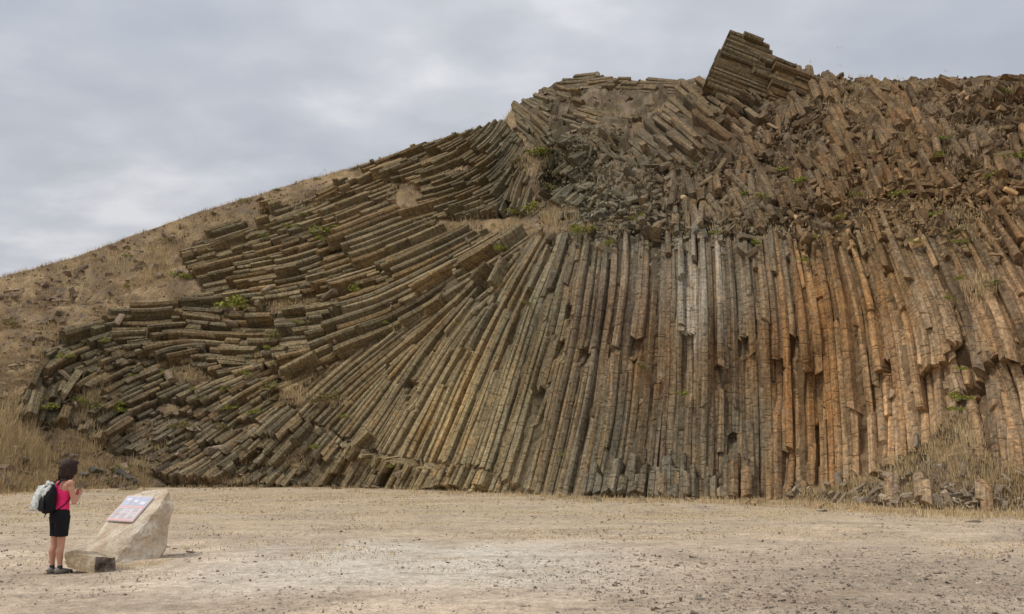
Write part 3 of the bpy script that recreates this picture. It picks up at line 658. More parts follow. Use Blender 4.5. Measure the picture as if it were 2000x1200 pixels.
# ------------------------------------------------------------------ ground
def axis(lo, hi, dlo, dhi, step):
    a = list(np.arange(dlo, dhi, step)); v = dhi; s = step
    while v < hi: a.append(v); s *= 1.35; v += s
    v = dlo; s = step; pre = []
    while v > lo: s *= 1.35; v -= s; pre.append(v)
    return np.array(pre[::-1]+a+[hi])
gx = axis(-3000, 3000, -24, 26, .14); gy = axis(-3000, 3000, 6.5, 40, .14)
X, Yg = np.meshgrid(gx, gy, indexing='ij')
def gz(x, y):
    near_ = np.exp(-((x)/60)**2)
    return ((fbm(x/5, y/5, 71, 3)-.5)*.12+(fbm(x*1.3, y*1.3, 72, 4)-.5)*.05)*near_
Zg = gz(X, Yg)
def lin(c): return np.array(c)
sand = lin([.50,.392,.285]); pale = lin([.60,.545,.45]); grassd = lin([.45,.35,.22]); grav = lin([.27,.215,.155]); red = lin([.25,.14,.09])
def gcol(X, Y):
    X = X.ravel(); Y = Y.ravel()
    f1 = fbm(X/6, Y/4, 81, 4)[:, None]; f2 = fbm(X/1.3, Y/.9, 82, 5)[:, None]; f3 = fbm(X*2.5, Y*2.5, 83, 3)[:, None]
    f5 = fbm(X*1.4, Y*1.0, 87, 3)[:, None]; c = sand*(.62+.76*f2)*(.86+.28*f1)*(.72+.56*f5)
    g = np.clip((Y[:, None]-17+12*(f1-.5))/9, 0, 1)*np.clip((f2-.25)*2.5, 0, 1); c = c*(1-g)+grassd*g*(.8+.4*f3)+c*0
    p = np.exp(-((X+1.4)/3.6)**4-((Y-15.2)/3.6)**4)[:, None]*np.clip(f2*2.6-.4, 0, 1); c = c*(1-p*.85)+pale*p*.85
    r = np.clip((X[:, None]+.5)/5, 0, 1)*np.clip((19-Y[:, None])/6, 0, 1)*np.clip((f2-.3)*3.5, 0, 1); c = c*(1-r*.85)+grav*1.1*r*.85
    r2 = np.clip((X[:, None]-1)/3, 0, 1)*np.clip((14-Y[:, None])/4, 0, 1)*np.clip((f2-.6)*7, 0, 1); c = c*(1-r2*.55)+red*r2*.55
    f4 = fbm(X/2.2, Y/.5, 85, 5)[:, None]; d = np.clip((f3-.55)*4, 0, 1)*.3+np.clip((f4-.5)*4, 0, 1)*.4; d = np.clip(d, 0, .7); return c*(1-d)+grav*d
A = Acc(); nY = len(gy)
A.add(np.stack([X, Yg, Zg], -1).reshape(-1, 3), [(i*nY+j, (i+1)*nY+j, (i+1)*nY+j+1, i*nY+j+1) for i in range(len(gx)-1) for j in range(nY-1)], gcol(X, Yg))
gr = A.obj('ground', MG, smooth=True); gr['kind'] = 'structure'

# ------------------------------------------------------------------ rock chunks
def chunk(n=12, flat=.75):
    bm = bmesh.new()
    el = random.uniform(.9, 1.7); k_ = random.choice((4, 5, 6)); tw = random.uniform(.6, 1)
    for z_ in (-1, 1):
        for q in range(k_):
            a = q*6.283/k_+random.uniform(-.3, .3); bm.verts.new((z_*.5*el+random.uniform(-.16, .16), .42*math.cos(a)*random.uniform(.75, 1.1), .42*flat*math.sin(a)*random.uniform(.75, 1.1)*tw))
    r = bmesh.ops.convex_hull(bm, input=bm.verts); 
    for v in [v for v in bm.verts if not v.link_faces]: bm.verts.remove(v)
    V = np.array([v.co[:] for v in bm.verts]); bm.verts.index_update(); Fc = [tuple(v.index for v in f.verts) for f in bm.faces]; bm.free(); return V, Fc
CH = [chunk(random.randint(9, 14), random.uniform(.5, .95)) for _ in range(24)]
def rotm():
    q = Quaternion((random.gauss(0,1), random.gauss(0,1), random.gauss(0,1), random.gauss(0,1))).normalized(); return np.array(q.to_matrix())
def scatter(A, P, size, colr, squash=1):
    V, Fc = random.choice(CH); V = (V*size)@rotm().T; V = V*np.array([1, 1, squash]); A.add(V+P, Fc, colr)
# shattered rock over the crest and loose stones on the slopes
Ar = Acc(); As = Acc(); off = np.array(roots['rubble'].location)
for _ in range(20000):
    x = random.uniform(1050, 2280); y = random.uniform(145, 535)
    if not (inpoly(RUBB, x, y) or (y > 330 and random.random() < ((535-y)/200)**1.5 if y < 535 else False)): continue
    if float(fbm(x/40, y/30, 91, 3)) < .38: continue
    d = random.paretovariate(2.3)*.10; d = min(d, .6)
    c = rockcol(x, y)[0]*random.uniform(.55, 1.3)*(2.1 if random.random() < .05 else 1)
    P = surf(x, y)+snorm(x, y)*(random.uniform(-.05, .5) if y > sky_y(x)+25 else 0); scatter(Ar, P-off, d*1.15, c)
tag(Ar.obj('rock_fragments', M_RUB, roots['rubble']), kind='stuff')
n_ = 0
while n_ < 3600:
    x = random.uniform(-300, 1300); y0 = float(sky_y(x)); y = random.uniform(y0+2, 960)
    ib = inpoly(BANK, x, y)
    if inpoly(WALL, x, y) or (ib and random.random() < .93) or inpoly(RUBB, x, y) or inpoly(SUMM, x, y): continue
    n_ += 1
    if float(fbm(x/35, y/20, 93, 3)) < .40+random.uniform(-.12, .12): continue
    d = min(random.paretovariate(2.2)*.13, .8); c = (greyr*.4+earth*.6)*random.uniform(.7, 1.7)
    P = surf(x, y)+snorm(x, y)*(.05+(.5 if ib else 0)); scatter(As, P, d, c, .8)
for _ in range(1300):
    x = random.uniform(120, 1700); yb = float(np.interp(x, [0,300,700,1000,1160,1570,1700], [962,948,952,968,977,985,994]))+random.gauss(-1, 4); d = min(random.paretovariate(1.8)*.07, .4)
    if fbm(np.array(x/30), np.array(.5), 12, 2) < .42: continue
    P = ground(x, max(yb, 946)); scatter(As, P, d, rockcol(x, 940)[0]*random.uniform(.8, 1.6), .8)
for _ in range(420):                                            # scree around the right foot
    x = random.uniform(1540, 2250); yb = float(np.interp(x, [1540,1650,1800,2000], [975,985,1000,1005]))
    y = yb-abs(random.gauss(0, 30))*(1 if x > 1650 else .4); d = min(random.paretovariate(2.2)*.09, .4)
    scatter(As, surf(x, y)+snorm(x, y)*.22, d, np.array([.33,.26,.18])*random.uniform(.7, 1.4), .9)
tag(As.obj('loose_stones', M_RUB), 'small loose stones strewn over the dry slope and the foot of the cliff', 'stones', kind='stuff')
Ap = Acc()
for _ in range(20000):
    y = 8.2+30*random.random()**1.9; x = random.uniform(-.64, .64)*y
    if float(fbm(x/1.5, y/1.1, 97, 3)) < .36+.14*(x < 1): continue
    d = min(random.paretovariate(3.0)*.011, .04)*(.7+.045*y); c = np.array([.36,.30,.235])*random.choice((.6,.8,1.,1.1,1.25,1.4,1.6))
    scatter(Ap, np.array([x, y, float(gz(np.array([x]), np.array([y]))[0])+d*.12]), d, c, .8)
for _ in range(15000):                                            # coarser, denser patch on the right
    y = 8.2+11*random.random()**1.3; x = random.uniform(-.05, .64)*y
    if float(fbm(x/1.1, y/.8, 197, 3)) < .45-.12*min(1, x/5) or random.random() < (y-9)/8*.9 or random.random() < .35*(1-min(1, max(0, x)/3)): continue
    d = min(random.paretovariate(2.6)*.013, .06)*(.7+.045*y); c = np.array([.36,.30,.235])*random.choice((.6,.8,.95,1.1,1.25,1.5,1.7))
    scatter(Ap, np.array([x, y, float(gz(np.array([x]), np.array([y]))[0])+d*.1]), d, c, .7)
tag(Ap.obj('gravel', M_RUB), 'small gravel strewn over the sandy clearing', 'gravel', kind='stuff')

# ------------------------------------------------------------------ grass
def _clump(n, lean, spread=1.0):
    V = []; Fc = []
    for _ in range(n):
        a = random.uniform(0, 6.28); r = spread*math.sqrt(random.random()); hh = random.uniform(.45, 1.1); k = len(V)
        V.append(((math.cos(a)*r, math.sin(a)*r), hh, (math.cos(a)*hh*random.uniform(0, lean)+random.gauss(0, .12)*hh, math.sin(a)*hh*random.uniform(0, lean)+random.gauss(0, .12)*hh), random.uniform(0, 3.14)))
    return V
CL = {}
for ln_ in (.5, 1.2):
    for n in (5, 8, 12): CL[(n, ln_)] = [_clump(n, ln_) for _ in range(14)]
def blades(A, P, n, h, spread, lean=.5, w=.02):
    n = 5 if n < 7 else 8 if n < 11 else 12; lean = .5 if lean < .8 else 1.2; q = random.choice(CL[(n, lean)]); z = random.uniform(0, 6.28); cz, sz = math.cos(z), math.sin(z); V = []; Fc = []
    for (bx, by), hh, (lx, ly), t in q:
        bx, by = (bx*cz-by*sz)*spread, (bx*sz+by*cz)*spread; lx, ly = (lx*cz-ly*sz)*h, (lx*sz+ly*cz)*h; hh = hh*h; dx, dy = math.cos(t+z)*w*.5, math.sin(t+z)*w*.5; k = len(V)
        V += [(bx-dx, by-dy, 0), (bx+dx, by+dy, 0), (bx+lx*.35+dx*.7, by+ly*.35+dy*.7, hh*.6), (bx+lx*.35-dx*.7, by+ly*.35-dy*.7, hh*.6), (bx+lx, by+ly, hh)]; Fc += [(k, k+1, k+2, k+3), (k+3, k+2, k+4)]
    A.add(np.array(V)+P, Fc)
Ag = Acc(); At = Acc()
n_ = 0
while n_ < 26000:
    x = random.uniform(-350, 1420); y0 = float(sky_y(x))
    y = random.uniform(y0+1, 965)
    if inpoly(BANK, x, y) or inpoly(WALL, x, y) or inpoly(RUBB, x, y) or inpoly(SUMM, x, y) or inpoly(PEAK, x, y): continue
    n_ += 1
    f = float(fbm(x/45, y/25, 101, 3))
    if f < (.30 if y < 800 else .44): continue
    P = surf(x, y)-np.array([0, 0, .12]); big = (y > 800 and x < 320)
    h = random.uniform(.18, .5) if not big else random.uniform(.2, .5)
    blades(At if (f > .56 and not big) or random.random() < .3 else Ag, P, 8, h, .22 if not big else .3, .5, .02)
PATCH = [(310,520,40,26,160,.8),(290,545,50,20,90,.5),(800,385,34,26,120,.4),(960,440,110,9,260,.35),(1080,428,30,14,160,.8),(1150,452,80,8,120,.3),(370,735,40,14,110,.4),(560,600,40,12,80,.35),(575,775,28,16,90,.4),(650,790,40,8,50,.3),
         (25,870,40,50,380,1.1),(70,890,25,40,120,.9),(180,800,30,40,110,.8),(170,890,40,30,130,.7),(270,925,50,16,160,.6),(60,945,80,12,220,.7),(190,945,60,10,110,.5),(400,945,120,8,200,.35),(1850,880,50,50,70,.3),(1650,975,70,12,180,.3),
         (1040,325,26,20,90,.5),(1230,215,50,25,90,.3),(1360,210,40,20,60,.25),(1920,570,40,30,60,.4),(700,345,60,10,100,.3),(560,400,60,12,120,.3),(450,430,50,14,100,.35),(1500,330,120,60,80,.25),(1250,290,90,30,70,.25),(1060,290,20,16,60,.4),(1600,990,60,8,120,.25),(520,890,200,35,160,.25),(300,860,80,40,120,.35),(880,440,40,6,80,.25),(1880,300,160,70,420,.3),(1700,210,180,50,420,.3),(1600,330,120,60,260,.28),(1250,350,120,60,200,.25),(1180,215,60,25,220,.3),(1260,215,70,30,220,.3),(1850,420,180,40,300,.25),(1400,440,160,30,260,.25),(1700,180,300,14,300,.3)]
for (x, y, rx, ry, n, h) in PATCH:
    for _ in range(n):
        u, v = x+random.gauss(0, rx*.55), y+random.gauss(0, ry*.55)
        if v > 1000: continue
        blades(Ag if random.random() < .7 else At, surf(u, v)+snorm(u, v)*(.28 if inpoly(BANK, u, v) or inpoly(WALL, u, v) or inpoly(RUBB, u, v) else 0)-np.array([0, 0, .08]), 9, h*random.uniform(.5, 1.1), .25, .5, .02)
for _ in range(1500):
    x = random.uniform(-100, 2100); yb = float(np.interp(x, [0,300,700,1000,1160,1570,1650,1800,2000], [962,946,950,966,975,984,990,1003,1008]))+random.gauss(2, 4); P = ground(x, yb); blades(Ag if random.random() < .6 else At, P, 8, random.uniform(.08, .3), .3, .5, .02)
for _ in range(2600):
    x = random.uniform(1560, 2150); yb = float(np.interp(x, [1560,1650,1800,2000], [984,990,1003,1008])); yt = float(np.interp(x, [1560,1690,1800,1868,1935,2100], [980,935,870,790,900,940])); y = random.uniform(yt, yb)
    if fbm(x/25, y/18, 33, 3) < .36: continue
    blades(Ag if random.random() < .75 else At, surf(x, y), 8, random.uniform(.12, .4), .3, .5, .02)
# a fringe along the skyline
for _ in range(900):
    x = random.uniform(-300, 1000); blades(At if random.random() < .5 else Ag, surf(x, sky_y(x)+3)-np.array([0, 0, .1]), 6, random.uniform(.15, .5), .2, .5, .022)
# short stubble on the clearing
for _ in range(13000):
    y = random.uniform(13, 46); x = random.uniform(-.66, .66)*y
    if float(fbm(x/3, y/2, 107, 3)) < .5-.012*(y-20): continue
    blades(Ag if random.random() < .7 else At, np.array([x, y, 0.]), 5, random.uniform(.02, .06), .3, 1.2, .008+.0006*y)
tag(Ag.obj('grass', M_STRAW), 'dry pale straw grass on the slope, ledges and foot of the cliff', 'grass', kind='stuff')
tag(At.obj('dry_weeds', M_STRAWP), 'tawny brown dead grass and weeds over the slope', 'dry grass', kind='stuff')

# ------------------------------------------------------------------ shrubs
def shrub_mesh(mat, n=520, flat=.55, leaf=.07, seed=0):
    random.seed(seed); A = Acc(); lob = [(random.uniform(-.3, .3), random.uniform(-.3, .3), random.uniform(.5, 1)) for _ in range(6)]
    for _ in range(n):
        lx, ly, s = random.choice(lob); a = random.uniform(0, 6.28); e = random.uniform(0, 1.5); r = .26*s*random.uniform(.55, 1.05)
        c = np.array([lx+math.cos(a)*math.cos(e)*r, ly+math.sin(a)*math.cos(e)*r, (math.sin(e)*r+.03)*flat*2*s])
        V = (np.array([[-.5, 0, 0], [0, -.25, 0], [.5, 0, 0], [0, .25, 0]])*leaf*random.uniform(.6, 1.3))@rotm().T; A.add(V+c, [(0, 1, 2, 3)])
    return A.mesh('shrub', mat)
SHM = {'g': [shrub_mesh(M_GREEN, seed=i) for i in range(3)], 'o': [shrub_mesh(M_OLIVE, seed=10+i) for i in range(3)]}
def twig_mesh():
    A = Acc()
    for _ in range(9):
        a = random.uniform(0, 6.28); e = random.uniform(.3, 1.2); d = np.array([math.cos(a)*math.cos(e), math.sin(a)*math.cos(e), math.sin(e)*.8])*.3
        s = np.array([-math.sin(a), math.cos(a), 0])*.008; A.add([-s, s, d+s*.3, d-s*.3, np.array([0,0,.012]), d+np.array([0,0,.006])], [(0, 1, 2, 3), (4, 0, 3, 5), (1, 4, 5, 2)])
    return A.mesh('twigs', M_TWIG)
TW = twig_mesh()
SHR = [  # px, py, width px, kind, label
 (636,460,44,'g','green cushion shrub on the stepped bank below its upper left columns'),(640,478,26,'g',None),(712,578,36,'g','green cushion shrub in the middle of the slanting columns, over a dark gap'),
 (455,605,60,'g','long green shrub between the grass slope and the upper slanting columns'),(360,540,34,'g','yellow green shrub under the tall pale grass tuft of the slope'),(400,575,24,'o',None),(533,668,36,'o','olive shrub in the vertical crack of the flat lying columns'),(540,690,24,'g',None),(545,718,22,'g',None),
 (70,805,34,'g','green shrub among the leftmost broken columns'),(62,790,24,'o',None),(175,800,40,'o','olive shrub in the dry grass below the left columns'),(150,790,24,'g',None),(235,800,24,'g',None),(240,812,30,'g',None),(460,802,26,'g','round green shrub above the lower rows of column stumps'),(500,815,28,'g',None),(540,765,44,'o','wide olive shrub at the tip where the fan of long columns begins'),(630,790,40,'o','flat olive shrub on the lower left edge of the fan'),
 (360,838,34,'o',None),(490,740,20,'g',None),(195,675,26,'g',None),(115,708,26,'g',None),(440,842,24,'o',None),(240,915,30,'g','yellow green shrub in the dead grass above the woman and the boulder'),(210,940,22,'o',None),(405,785,26,'o',None),(560,878,22,'o',None),(620,880,20,'g',None),(776,905,30,'g','green shrub on the stumps at the foot of the fan'),(385,770,20,'g',None),(265,745,18,'g',None),
 (965,442,12,'g',None),(1040,418,34,'g','green shrub on the grassy ledge beside the dark cleft'),(1010,425,24,'g',None),(1045,300,44,'g','green and straw shrub leaning over the dark cleft'),(1020,322,34,'o','olive shrub at the left lip of the dark cleft'),(1085,380,40,'o','dark bush filling the foot of the cleft'),(1070,350,34,'o',None),(1150,462,34,'g','flat green shrub on the right end of the grassy ledge'),(1250,440,24,'g',None),(1195,490,18,'g',None),(990,492,30,'g',None),(1130,460,26,'g',None),
 (1480,490,22,'g',None),(1400,470,18,'g',None),(1575,520,22,'g',None),(1600,475,20,'g',None),(1640,440,22,'g',None),(1815,438,24,'g','green shrub where the leaning columns meet the shattered crest'),(1870,468,30,'o',None),(1872,490,20,'g',None),(1790,490,18,'g',None),(1865,560,18,'g',None),(1835,592,18,'g',None),(1955,570,34,'o','olive brown shrub hanging from the leaning columns at the right edge'),(1880,790,34,'g','bright green shrub beneath the long black overhang'),(1880,815,20,'g',None),(1868,728,20,'g',None),(1450,395,26,'g',None),
 (1970,325,44,'g','green bush on the crest close to the right edge'),(1940,360,30,'g',None),(1900,350,34,'o',None),(1830,320,30,'g',None),(1755,395,26,'g',None),(1560,370,34,'g',None),(1500,400,30,'g',None),(1350,320,22,'g',None),(1400,325,26,'o',None),(1850,285,24,'g',None),(1960,195,30,'g',None),(1530,345,24,'g',None),(1675,390,20,'g',None),(1345,775,22,'g','tiny green tuft at the bottom of the black notch in the wall'),(1260,718,24,'o','small olive tuft in the orange brown columns mid wall'),(1110,895,14,'g',None),(720,610,18,'g',None),(905,640,12,'g',None),(1045,600,22,'o',None),(568,452,20,'g','yellow green tuft high on the left slanting columns'),(520,470,18,'g',None),(30,635,26,'o','olive bush on the bare slope at the left edge'),(120,590,16,'o',None),(150,660,14,'o',None),(250,500,16,'g',None),(330,470,22,'o',None),(420,420,18,'o',None),(480,395,20,'g',None),(545,372,18,'o',None),(620,352,16,'g',None),(690,332,18,'o',None),(760,310,16,'g',None),(830,288,18,'g',None),(900,265,22,'g',None),(940,250,18,'g',None),(250,560,14,'g',None),(130,705,18,'o',None),(40,745,16,'o',None),(590,430,18,'g',None),(760,640,14,'g',None),(655,555,20,'g',None),(500,600,22,'o',None),(590,640,18,'g',None),(690,640,16,'g',None),(330,740,20,'g',None),(450,770,22,'g',None),(680,820,18,'g',None),(300,700,16,'g',None),(1480,95,1,'x',None)]
i_ = 0
for (x, y, wpx, kd, lab) in SHR:
    if kd == 'x': continue
    i_ += 1; random.seed(i_+500)
    nm = snorm(x, y); lift = .45 if (inpoly(WALL, x, y) or inpoly(BANK, x, y) or inpoly(RUBB, x, y)) else .02
    P = surf(x, y+wpx*.15)+nm*lift; s = wpx*P[1]/F*1.9
    sy_ = float(sky_y(x))
    if y < sy_+25: P = surf(x, max(y, sy_+8))
    o = bpy.data.objects.new('shrub', SHM[kd][i_ % 3]); COL.objects.link(o); o.location = P; o.rotation_euler = (R(12), 0, random.uniform(0, 6)); o.scale = (s, s*.8, s*.75)
    t = bpy.data.objects.new('twigs', TW); COL.objects.link(t); t.parent = o
    if not lab:
        lab = ('small olive tuft of scrub' if kd == 'o' else 'small green tuft of scrub')+(' rooted in a crack of the shattered crest' if inpoly(RUBB, x, y) or y < 400 and x > 1050 else ' rooted in the upright columns of the tall wall' if inpoly(WALL, x, y) else ' on the stepped left column bank' if inpoly(BANK, x, y) else ' on the dry slope or ledge beside the columns')
    tag(o, lab, 'shrub', 'shrubs growing on the cliff')

# ------------------------------------------------------------------ scree stones that one can pick out at the foot
random.seed(99)
def stone(P, size, label, group, mat=M_STONE, squash=.8, name='stone'):
    V, Fc = random.choice(CH); V = (V*size)@rotm().T; V = V*np.array([1.2, 1, squash]); V[:, 2] -= V[:, 2].min()+size*.25*squash
    A = Acc(); A.add(V, Fc); o = A.obj(name, mat); o.location = P
    b = o.modifiers.new('b', 'BEVEL'); b.width = size*.05; b.segments = 2
    tag(o, label, 'stone', group); return o
for i in range(30):
    x = random.uniform(1570, 1995); yb = float(np.interp(x, [1540,1650,1800,2000], [978,988,1003,1008])); y = yb-abs(random.gauss(0, 48))*(1 if x > 1700 else .35)
    P = surf(x, y)+snorm(x, y)*.02; P[2] = max(P[2], 0)
    stone(P, random.uniform(.2, .5), 'angular grey stone in the grassy scree below the orange columns', 'stones in the scree')
for (x, y, s) in ((190,925,.6),(225,885,.5),(205,945,.5),(160,930,.4),(240,935,.5),(118,905,.35),(262,950,.35)):
    stone(surf(x, y), s*1.15, 'dark rock sticking out of the dead grass behind the woman and the boulder', 'dark rocks in the dead grass', M_DKROCK)
for (x, y, s, lab) in ((343,1085,.16,'dark fist sized stone on the sand right of the boulder'),(372,1080,.11,'smaller dark stone just right of the fist sized one'),(1900,1022,.3,'flat stone lying alone on the sand in front of the scree'),(1605,1000,.25,'small stone at the left tip of the scree')):
    stone(ground(x, y), s, lab, 'loose stones on the clearing', squash=.5)

# ------------------------------------------------------------------ boulder with information panel, and the block beside it
M_BOUL = m_rock('limestone', (.36,.29,.21), (.47,.40,.30), (.60,.54,.44), 5)
def m_boulder():
    m, nt, b = nodes('boulder_stone'); L = nt.links.new; g = nt.nodes.new('ShaderNodeTexCoord').outputs['Object']
    v = ramp(nt, noise(nt, g, 2.2, 8, .65), [(.32, (.46,.34,.23)), (.5, (.64,.54,.41)), (.66, (.78,.72,.61))])
    f = noise(nt, g, 14, 8, .75); v = mix(nt, 1.0, v, ramp(nt, f, [(.3, .65), (.5, 1.), (.7, 1.25)]), 'MULTIPLY')
    v = mix(nt, ramp(nt, noise(nt, g, 7, 6, .7), [(.6, 0), (.68, .8)]), v, (.20,.13,.08))
    L(v, b.inputs['Base Color']); bumpn(nt, b, mix(nt, .5, f, noise(nt, g, 5, 6, .7)), 1., .05); return m
MB_ = m_boulder()
M_DARKST = m_rock('porous_stone', (.05,.04,.03), (.17,.13,.10), (.40,.33,.25), 16)
bp = ground(np.array(238.), np.array(1098.)); baz = math.atan2(-bp[0], bp[1]); u_ = 7.7e-3*bp[1]/13.1   # metres per photo pixel there
broot = empty('boulder', bp, baz)
def boulder_mesh():
    # corners in photo pixels about (238,1098): x right, z up; y is depth away from the viewer in metres
    k = u_*.93
    def p(x, y, d): return Vector(((x-238)*k, d, (1098-y)*u_-max(0, d)*.125))
    fr = [p(158,1088,.10), p(222,1096,-.16), p(232,1112,-.16), p(306,1104,.0), p(320,1062,.12), p(328,992,.34), p(319,966,.36), p(299,1002,.04), p(262,1046,-.06)]
    bk = [p(172,1086,.72), p(238,968,.92), p(262,963,.98), p(285,962,.98), p(300,958,.90), p(316,958,.62), p(328,985,.85), p(322,1070,.9), p(300,1094,.9)]
    bm = bmesh.new()
    for v in fr+bk: bm.verts.new(v)
    bm.verts.new(p(200,1105,.3)); bm.verts.new(p(300,1108,.5)); 
    bmesh.ops.convex_hull(bm, input=bm.verts)
    for v in [v for v in bm.verts if not v.link_faces]: bm.verts.remove(v)
    bmesh.ops.triangulate(bm, faces=bm.faces)
    for v in bm.verts: v.co.z = v.co.z
    bmesh.ops.subdivide_edges(bm, edges=bm.edges, cuts=10, use_grid_fill=True)
    bm.normal_update()
    from mathutils import noise as mn
    face_n = None
    for v in bm.verts:
        d = mn.fractal(v.co*3.0, 1.0, 2.0, 5)*.04+mn.fractal(v.co*11.0, .8, 2.0, 4)*.012
        if v.normal.x < -.35 and v.normal.z > .2: d *= .3     # the dressed face
        v.co += v.normal*d
    me = bpy.data.meshes.new('boulder_body'); bm.to_mesh(me); bm.free(); me.materials.append(MB_); return me
bme = boulder_mesh(); bo = bpy.data.objects.new('boulder_body', bme); COL.objects.link(bo); bo.parent = broot
tag(broot, 'big pale wedge shaped boulder carrying a sloping information panel beside the woman', 'boulder')
# the panel is laid on the boulder's dressed face
bpy.context.view_layer.update()
bmw = bmesh.new(); bmw.from_mesh(bme); from mathutils.bvhtree import BVHTree; bvh = BVHTree.FromBMesh(bmw)
camL = broot.matrix_world.inverted() @ Vector((0, 0, CAMH)); Rm = broot.matrix_world.to_3x3().inverted()
def hit(px, py):
    x, y, z = ray(px, py); d = (Rm @ Vector((float(x), float(y), float(z)))).normalized(); h = bvh.ray_cast(camL, d); return h[0]
cor = [hit(213,1019), hit(264,1024), hit(299,973), hit(250,973)]
print('panel', cor)
pc = sum(cor, Vector())/4; ex = ((cor[1]-cor[0])+(cor[2]-cor[3])).normalized(); e2 = ((cor[3]-cor[0])+(cor[2]-cor[1]))
en = ex.cross(e2).normalized(); ey = en.cross(ex).normalized()
pw = ((cor[1]-cor[0]).length+(cor[2]-cor[3]).length)/2; ph = e2.dot(ey)/2
pc = pc + en*.03
pm = Matrix(((ex.x, ey.x, en.x, pc.x), (ex.y, ey.y, en.y, pc.y), (ex.z, ey.z, en.z, pc.z), (0, 0, 0, 1)))
def boxobj(name, c, s, mat, parent, mtx=None, bev=0):
    bm = bmesh.new(); bmesh.ops.create_cube(bm, size=1)
    for v in bm.verts: v.co = Vector((v.co.x*s[0]+c[0], v.co.y*s[1]+c[1], v.co.z*s[2]+c[2]))
    if bev: bmesh.ops.bevel(bm, geom=bm.edges, offset=bev, segments=2, affect='EDGES')
    if mtx: bm.transform(mtx)
    me = bpy.data.meshes.new(name); bm.to_mesh(me); bm.free(); me.materials.append(mat); o = bpy.data.objects.new(name, me); COL.objects.link(o); o.parent = parent; return o
M_PL = simple('panel_board', (.66,.60,.60), .4, .05); M_PK = simple('panel_red', (.78,.42,.40), .4, .1); M_BL = simple('panel_blue', (.50,.52,.64), .4, .3, 9); M_TX = simple('panel_text', (.46,.42,.46), .5, .1); M_LG = simple('panel_pale', (.74,.72,.76), .4, .05)
pan = boxobj('information_panel', (0,0,0), (pw, ph, .03), M_PL, broot, pm, .004)
def strip(mat, rects, name):
    A = Acc()
    for (x, y, w, h, z) in rects:
        x0, x1, y0, y1 = (x-.5)*pw, (x+w-.5)*pw, (y-.5)*ph, (y+h-.5)*ph; V = [pm @ Vector((a, b, .015+z)) for a, b in ((x0, y0), (x1, y0), (x1, y1), (x0, y1))]
        A.add([v[:] for v in V], [(0, 1, 2, 3)])
    A.obj(name, mat, pan)
strip(M_BL, [(.04,.62,.30,.34,.002),(.36,.62,.28,.34,.002),(.66,.62,.30,.34,.002)], 'photo_field')
strip(M_PK, [(.04,.54,.92,.045,.002),(.04,.02,.92,.05,.002),(.04,.27,.28,.02,.002)]+[(.955,.07,.025,.47,.002)], 'red_band')
strip(M_LG, [(.08,.80,.2,.1,.004),(.42,.74,.16,.1,.004),(.70,.66,.2,.12,.004)], 'pale_drawing')
tx = []
for c in range(3):
    for r in range(9):
        if random.random() < .9: tx.append((.06+c*.305, .10+r*.047, .25*random.uniform(.7, 1), .016, .003))
strip(M_TX, tx, 'text_lines')
# low stone block
kp = ground(np.array(185.), np.array(1122.)); kroot = empty('stone_block', kp, math.atan2(-kp[0], kp[1])); ub = kp[1]/F*1.0
def blockmesh():
    k = ub*.93
    def p(x, y, d): return Vector(((x-185)*k, d, (1127-y)*ub-max(0, d)*.12))
    V = [p(133,1112,.10), p(184,1128,-.02), p(222,1124,.14), p(175,1110,.45), p(127,1084,.12), p(184,1095,.0), p(222,1098,.16), p(150,1078,.5), p(190,1086,.52), p(178,1110,.5)]
    bm = bmesh.new(); [bm.verts.new(v) for v in V]; bmesh.ops.convex_hull(bm, input=bm.verts)
    for v in [v for v in bm.verts if not v.link_faces]: bm.verts.remove(v)
    bmesh.ops.triangulate(bm, faces=bm.faces); bmesh.ops.subdivide_edges(bm, edges=bm.edges, cuts=5, use_grid_fill=True); bm.normal_update()
    from mathutils import noise as mn
    for v in bm.verts: v.co += v.normal*mn.fractal(v.co*8+Vector((5,2,1)), 1., 2., 4)*.018
    bm.normal_update(); me = bpy.data.meshes.new('stone_block'); 
    for f in bm.faces:
        c = f.calc_center_median(); f.material_index = 1 if (c.x > .005 and f.normal.x > .1 and f.normal.z < .6) else 0
    bm.to_mesh(me); bm.free(); me.materials.append(m_rock('tan_stone', (.38,.27,.16), (.52,.40,.26), (.64,.54,.40), 6)); me.materials.append(M_DARKST); return me
kb = bpy.data.objects.new('block_body', blockmesh()); COL.objects.link(kb); kb.parent = kroot
tag(kroot, 'low flat topped stone block with a dark porous end, at the foot of the boulder', 'stone block')
Aw = Acc()
for _ in range(130):
    t = random.random(); P = ground(np.array(220+t*110.), np.array(1112-t*t*12+random.gauss(0, 3))); blades(Aw, P, 5, random.uniform(.04, .12), .08, .7, .006)
tag(Aw.obj('grass_tuft', M_STRAW), 'fringe of short dry grass around the base of the boulder', 'grass', kind='stuff')

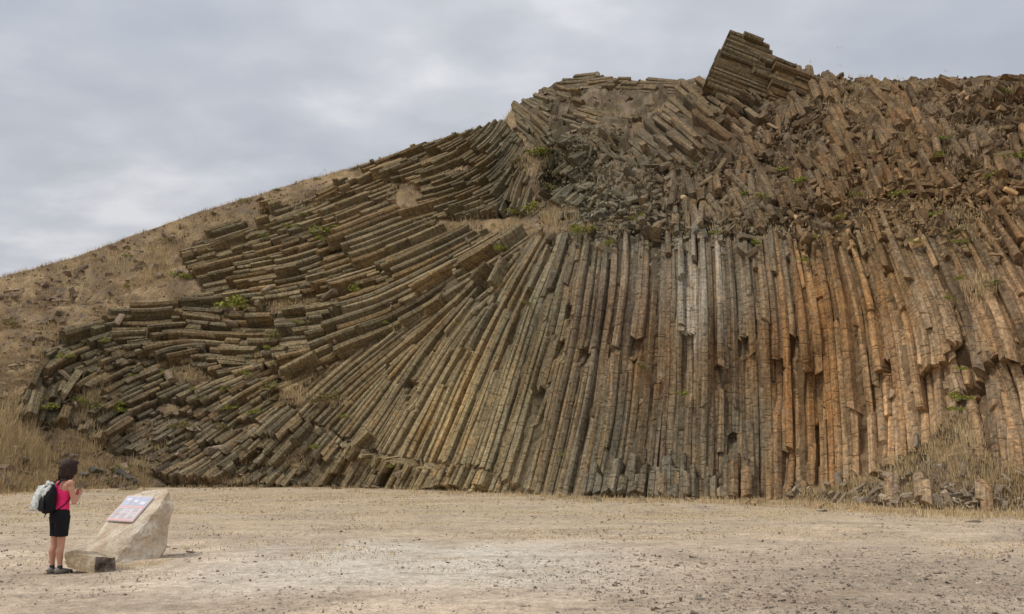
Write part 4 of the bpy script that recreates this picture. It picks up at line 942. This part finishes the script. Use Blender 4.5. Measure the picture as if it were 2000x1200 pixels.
# ------------------------------------------------------------------ light and sky
SUN_AZ, SUN_EL = R(-116), R(60)         # azimuth from +Y (view direction), clockwise positive: high behind the left shoulder
sd_ = bpy.data.lights.new('sun', 'SUN'); sun = bpy.data.objects.new('sun', sd_); COL.objects.link(sun); sd_.energy = 1.5; sd_.angle = R(10); sd_.color = (1, .95, .86)
sv = Vector((math.sin(SUN_AZ)*math.cos(SUN_EL), math.cos(SUN_AZ)*math.cos(SUN_EL), math.sin(SUN_EL))); sun.rotation_euler = sv.to_track_quat('Z', 'Y').to_euler()
wd = bpy.data.worlds.new('World'); S.world = wd; wd.use_nodes = True; nt = wd.node_tree; nt.nodes.clear(); L = nt.links.new
out = nt.nodes.new('ShaderNodeOutputWorld'); bg = nt.nodes.new('ShaderNodeBackground'); L(bg.outputs[0], out.inputs[0]); bg.inputs[1].default_value = .1
sk = nt.nodes.new('ShaderNodeTexSky'); sk.sky_type = 'NISHITA'; sk.sun_disc = False; sk.sun_elevation = SUN_EL; sk.sun_rotation = SUN_AZ
tc = nt.nodes.new('ShaderNodeTexCoord'); sp = nt.nodes.new('ShaderNodeSeparateXYZ'); L(tc.outputs['Generated'], sp.inputs[0])
def mth(op, a, b=0.0):
    m = nt.nodes.new('ShaderNodeMath'); m.operation = op
    for s, v in ((m.inputs[0], a), (m.inputs[1], b)):
        if isinstance(v, (int, float)): s.default_value = v
        else: L(v, s)
    return m.outputs[0]
zc = mth('MAXIMUM', sp.outputs[2], 0.0); dn = mth('ADD', zc, .22)
cb = nt.nodes.new('ShaderNodeCombineXYZ'); L(mth('DIVIDE', sp.outputs[0], dn), cb.inputs[0]); L(mth('DIVIDE', sp.outputs[1], dn), cb.inputs[1])
c1 = noise(nt, cb.outputs[0], 1.3, 3, .45, .2); c2 = noise(nt, mapping(nt, cb.outputs[0], (1, 1.3, 1)), 5.0, 4, .5)
cm = mix(nt, .38, c1, c2)
cloud = ramp(nt, cm, [(.36, (3.15, 3.32, 3.65)), (.47, (3.55, 3.7, 3.98)), (.54, (4.0, 4.08, 4.38)), (.63, (5.0, 5.05, 5.2))])
veil = ramp(nt, c1, [(.3, .86), (.6, .97)])
skycol = mix(nt, veil, sk.outputs[0], cloud)
gain = mth('ADD', 1.0, mth('MULTIPLY', mth('POWER', zc, 1.5), .8))          # overcast sky is brighter overhead
vm = nt.nodes.new('ShaderNodeVectorMath'); vm.operation = 'SCALE'; L(skycol, vm.inputs[0]); L(gain, vm.inputs['Scale']); L(vm.outputs[0], bg.inputs[0])
S.view_settings.view_transform = 'Standard'; S.view_settings.look = 'None'; S.view_settings.gamma = 1; S.view_settings.exposure = .38
S.cycles.use_denoising = True; S.cycles.max_bounces = 5
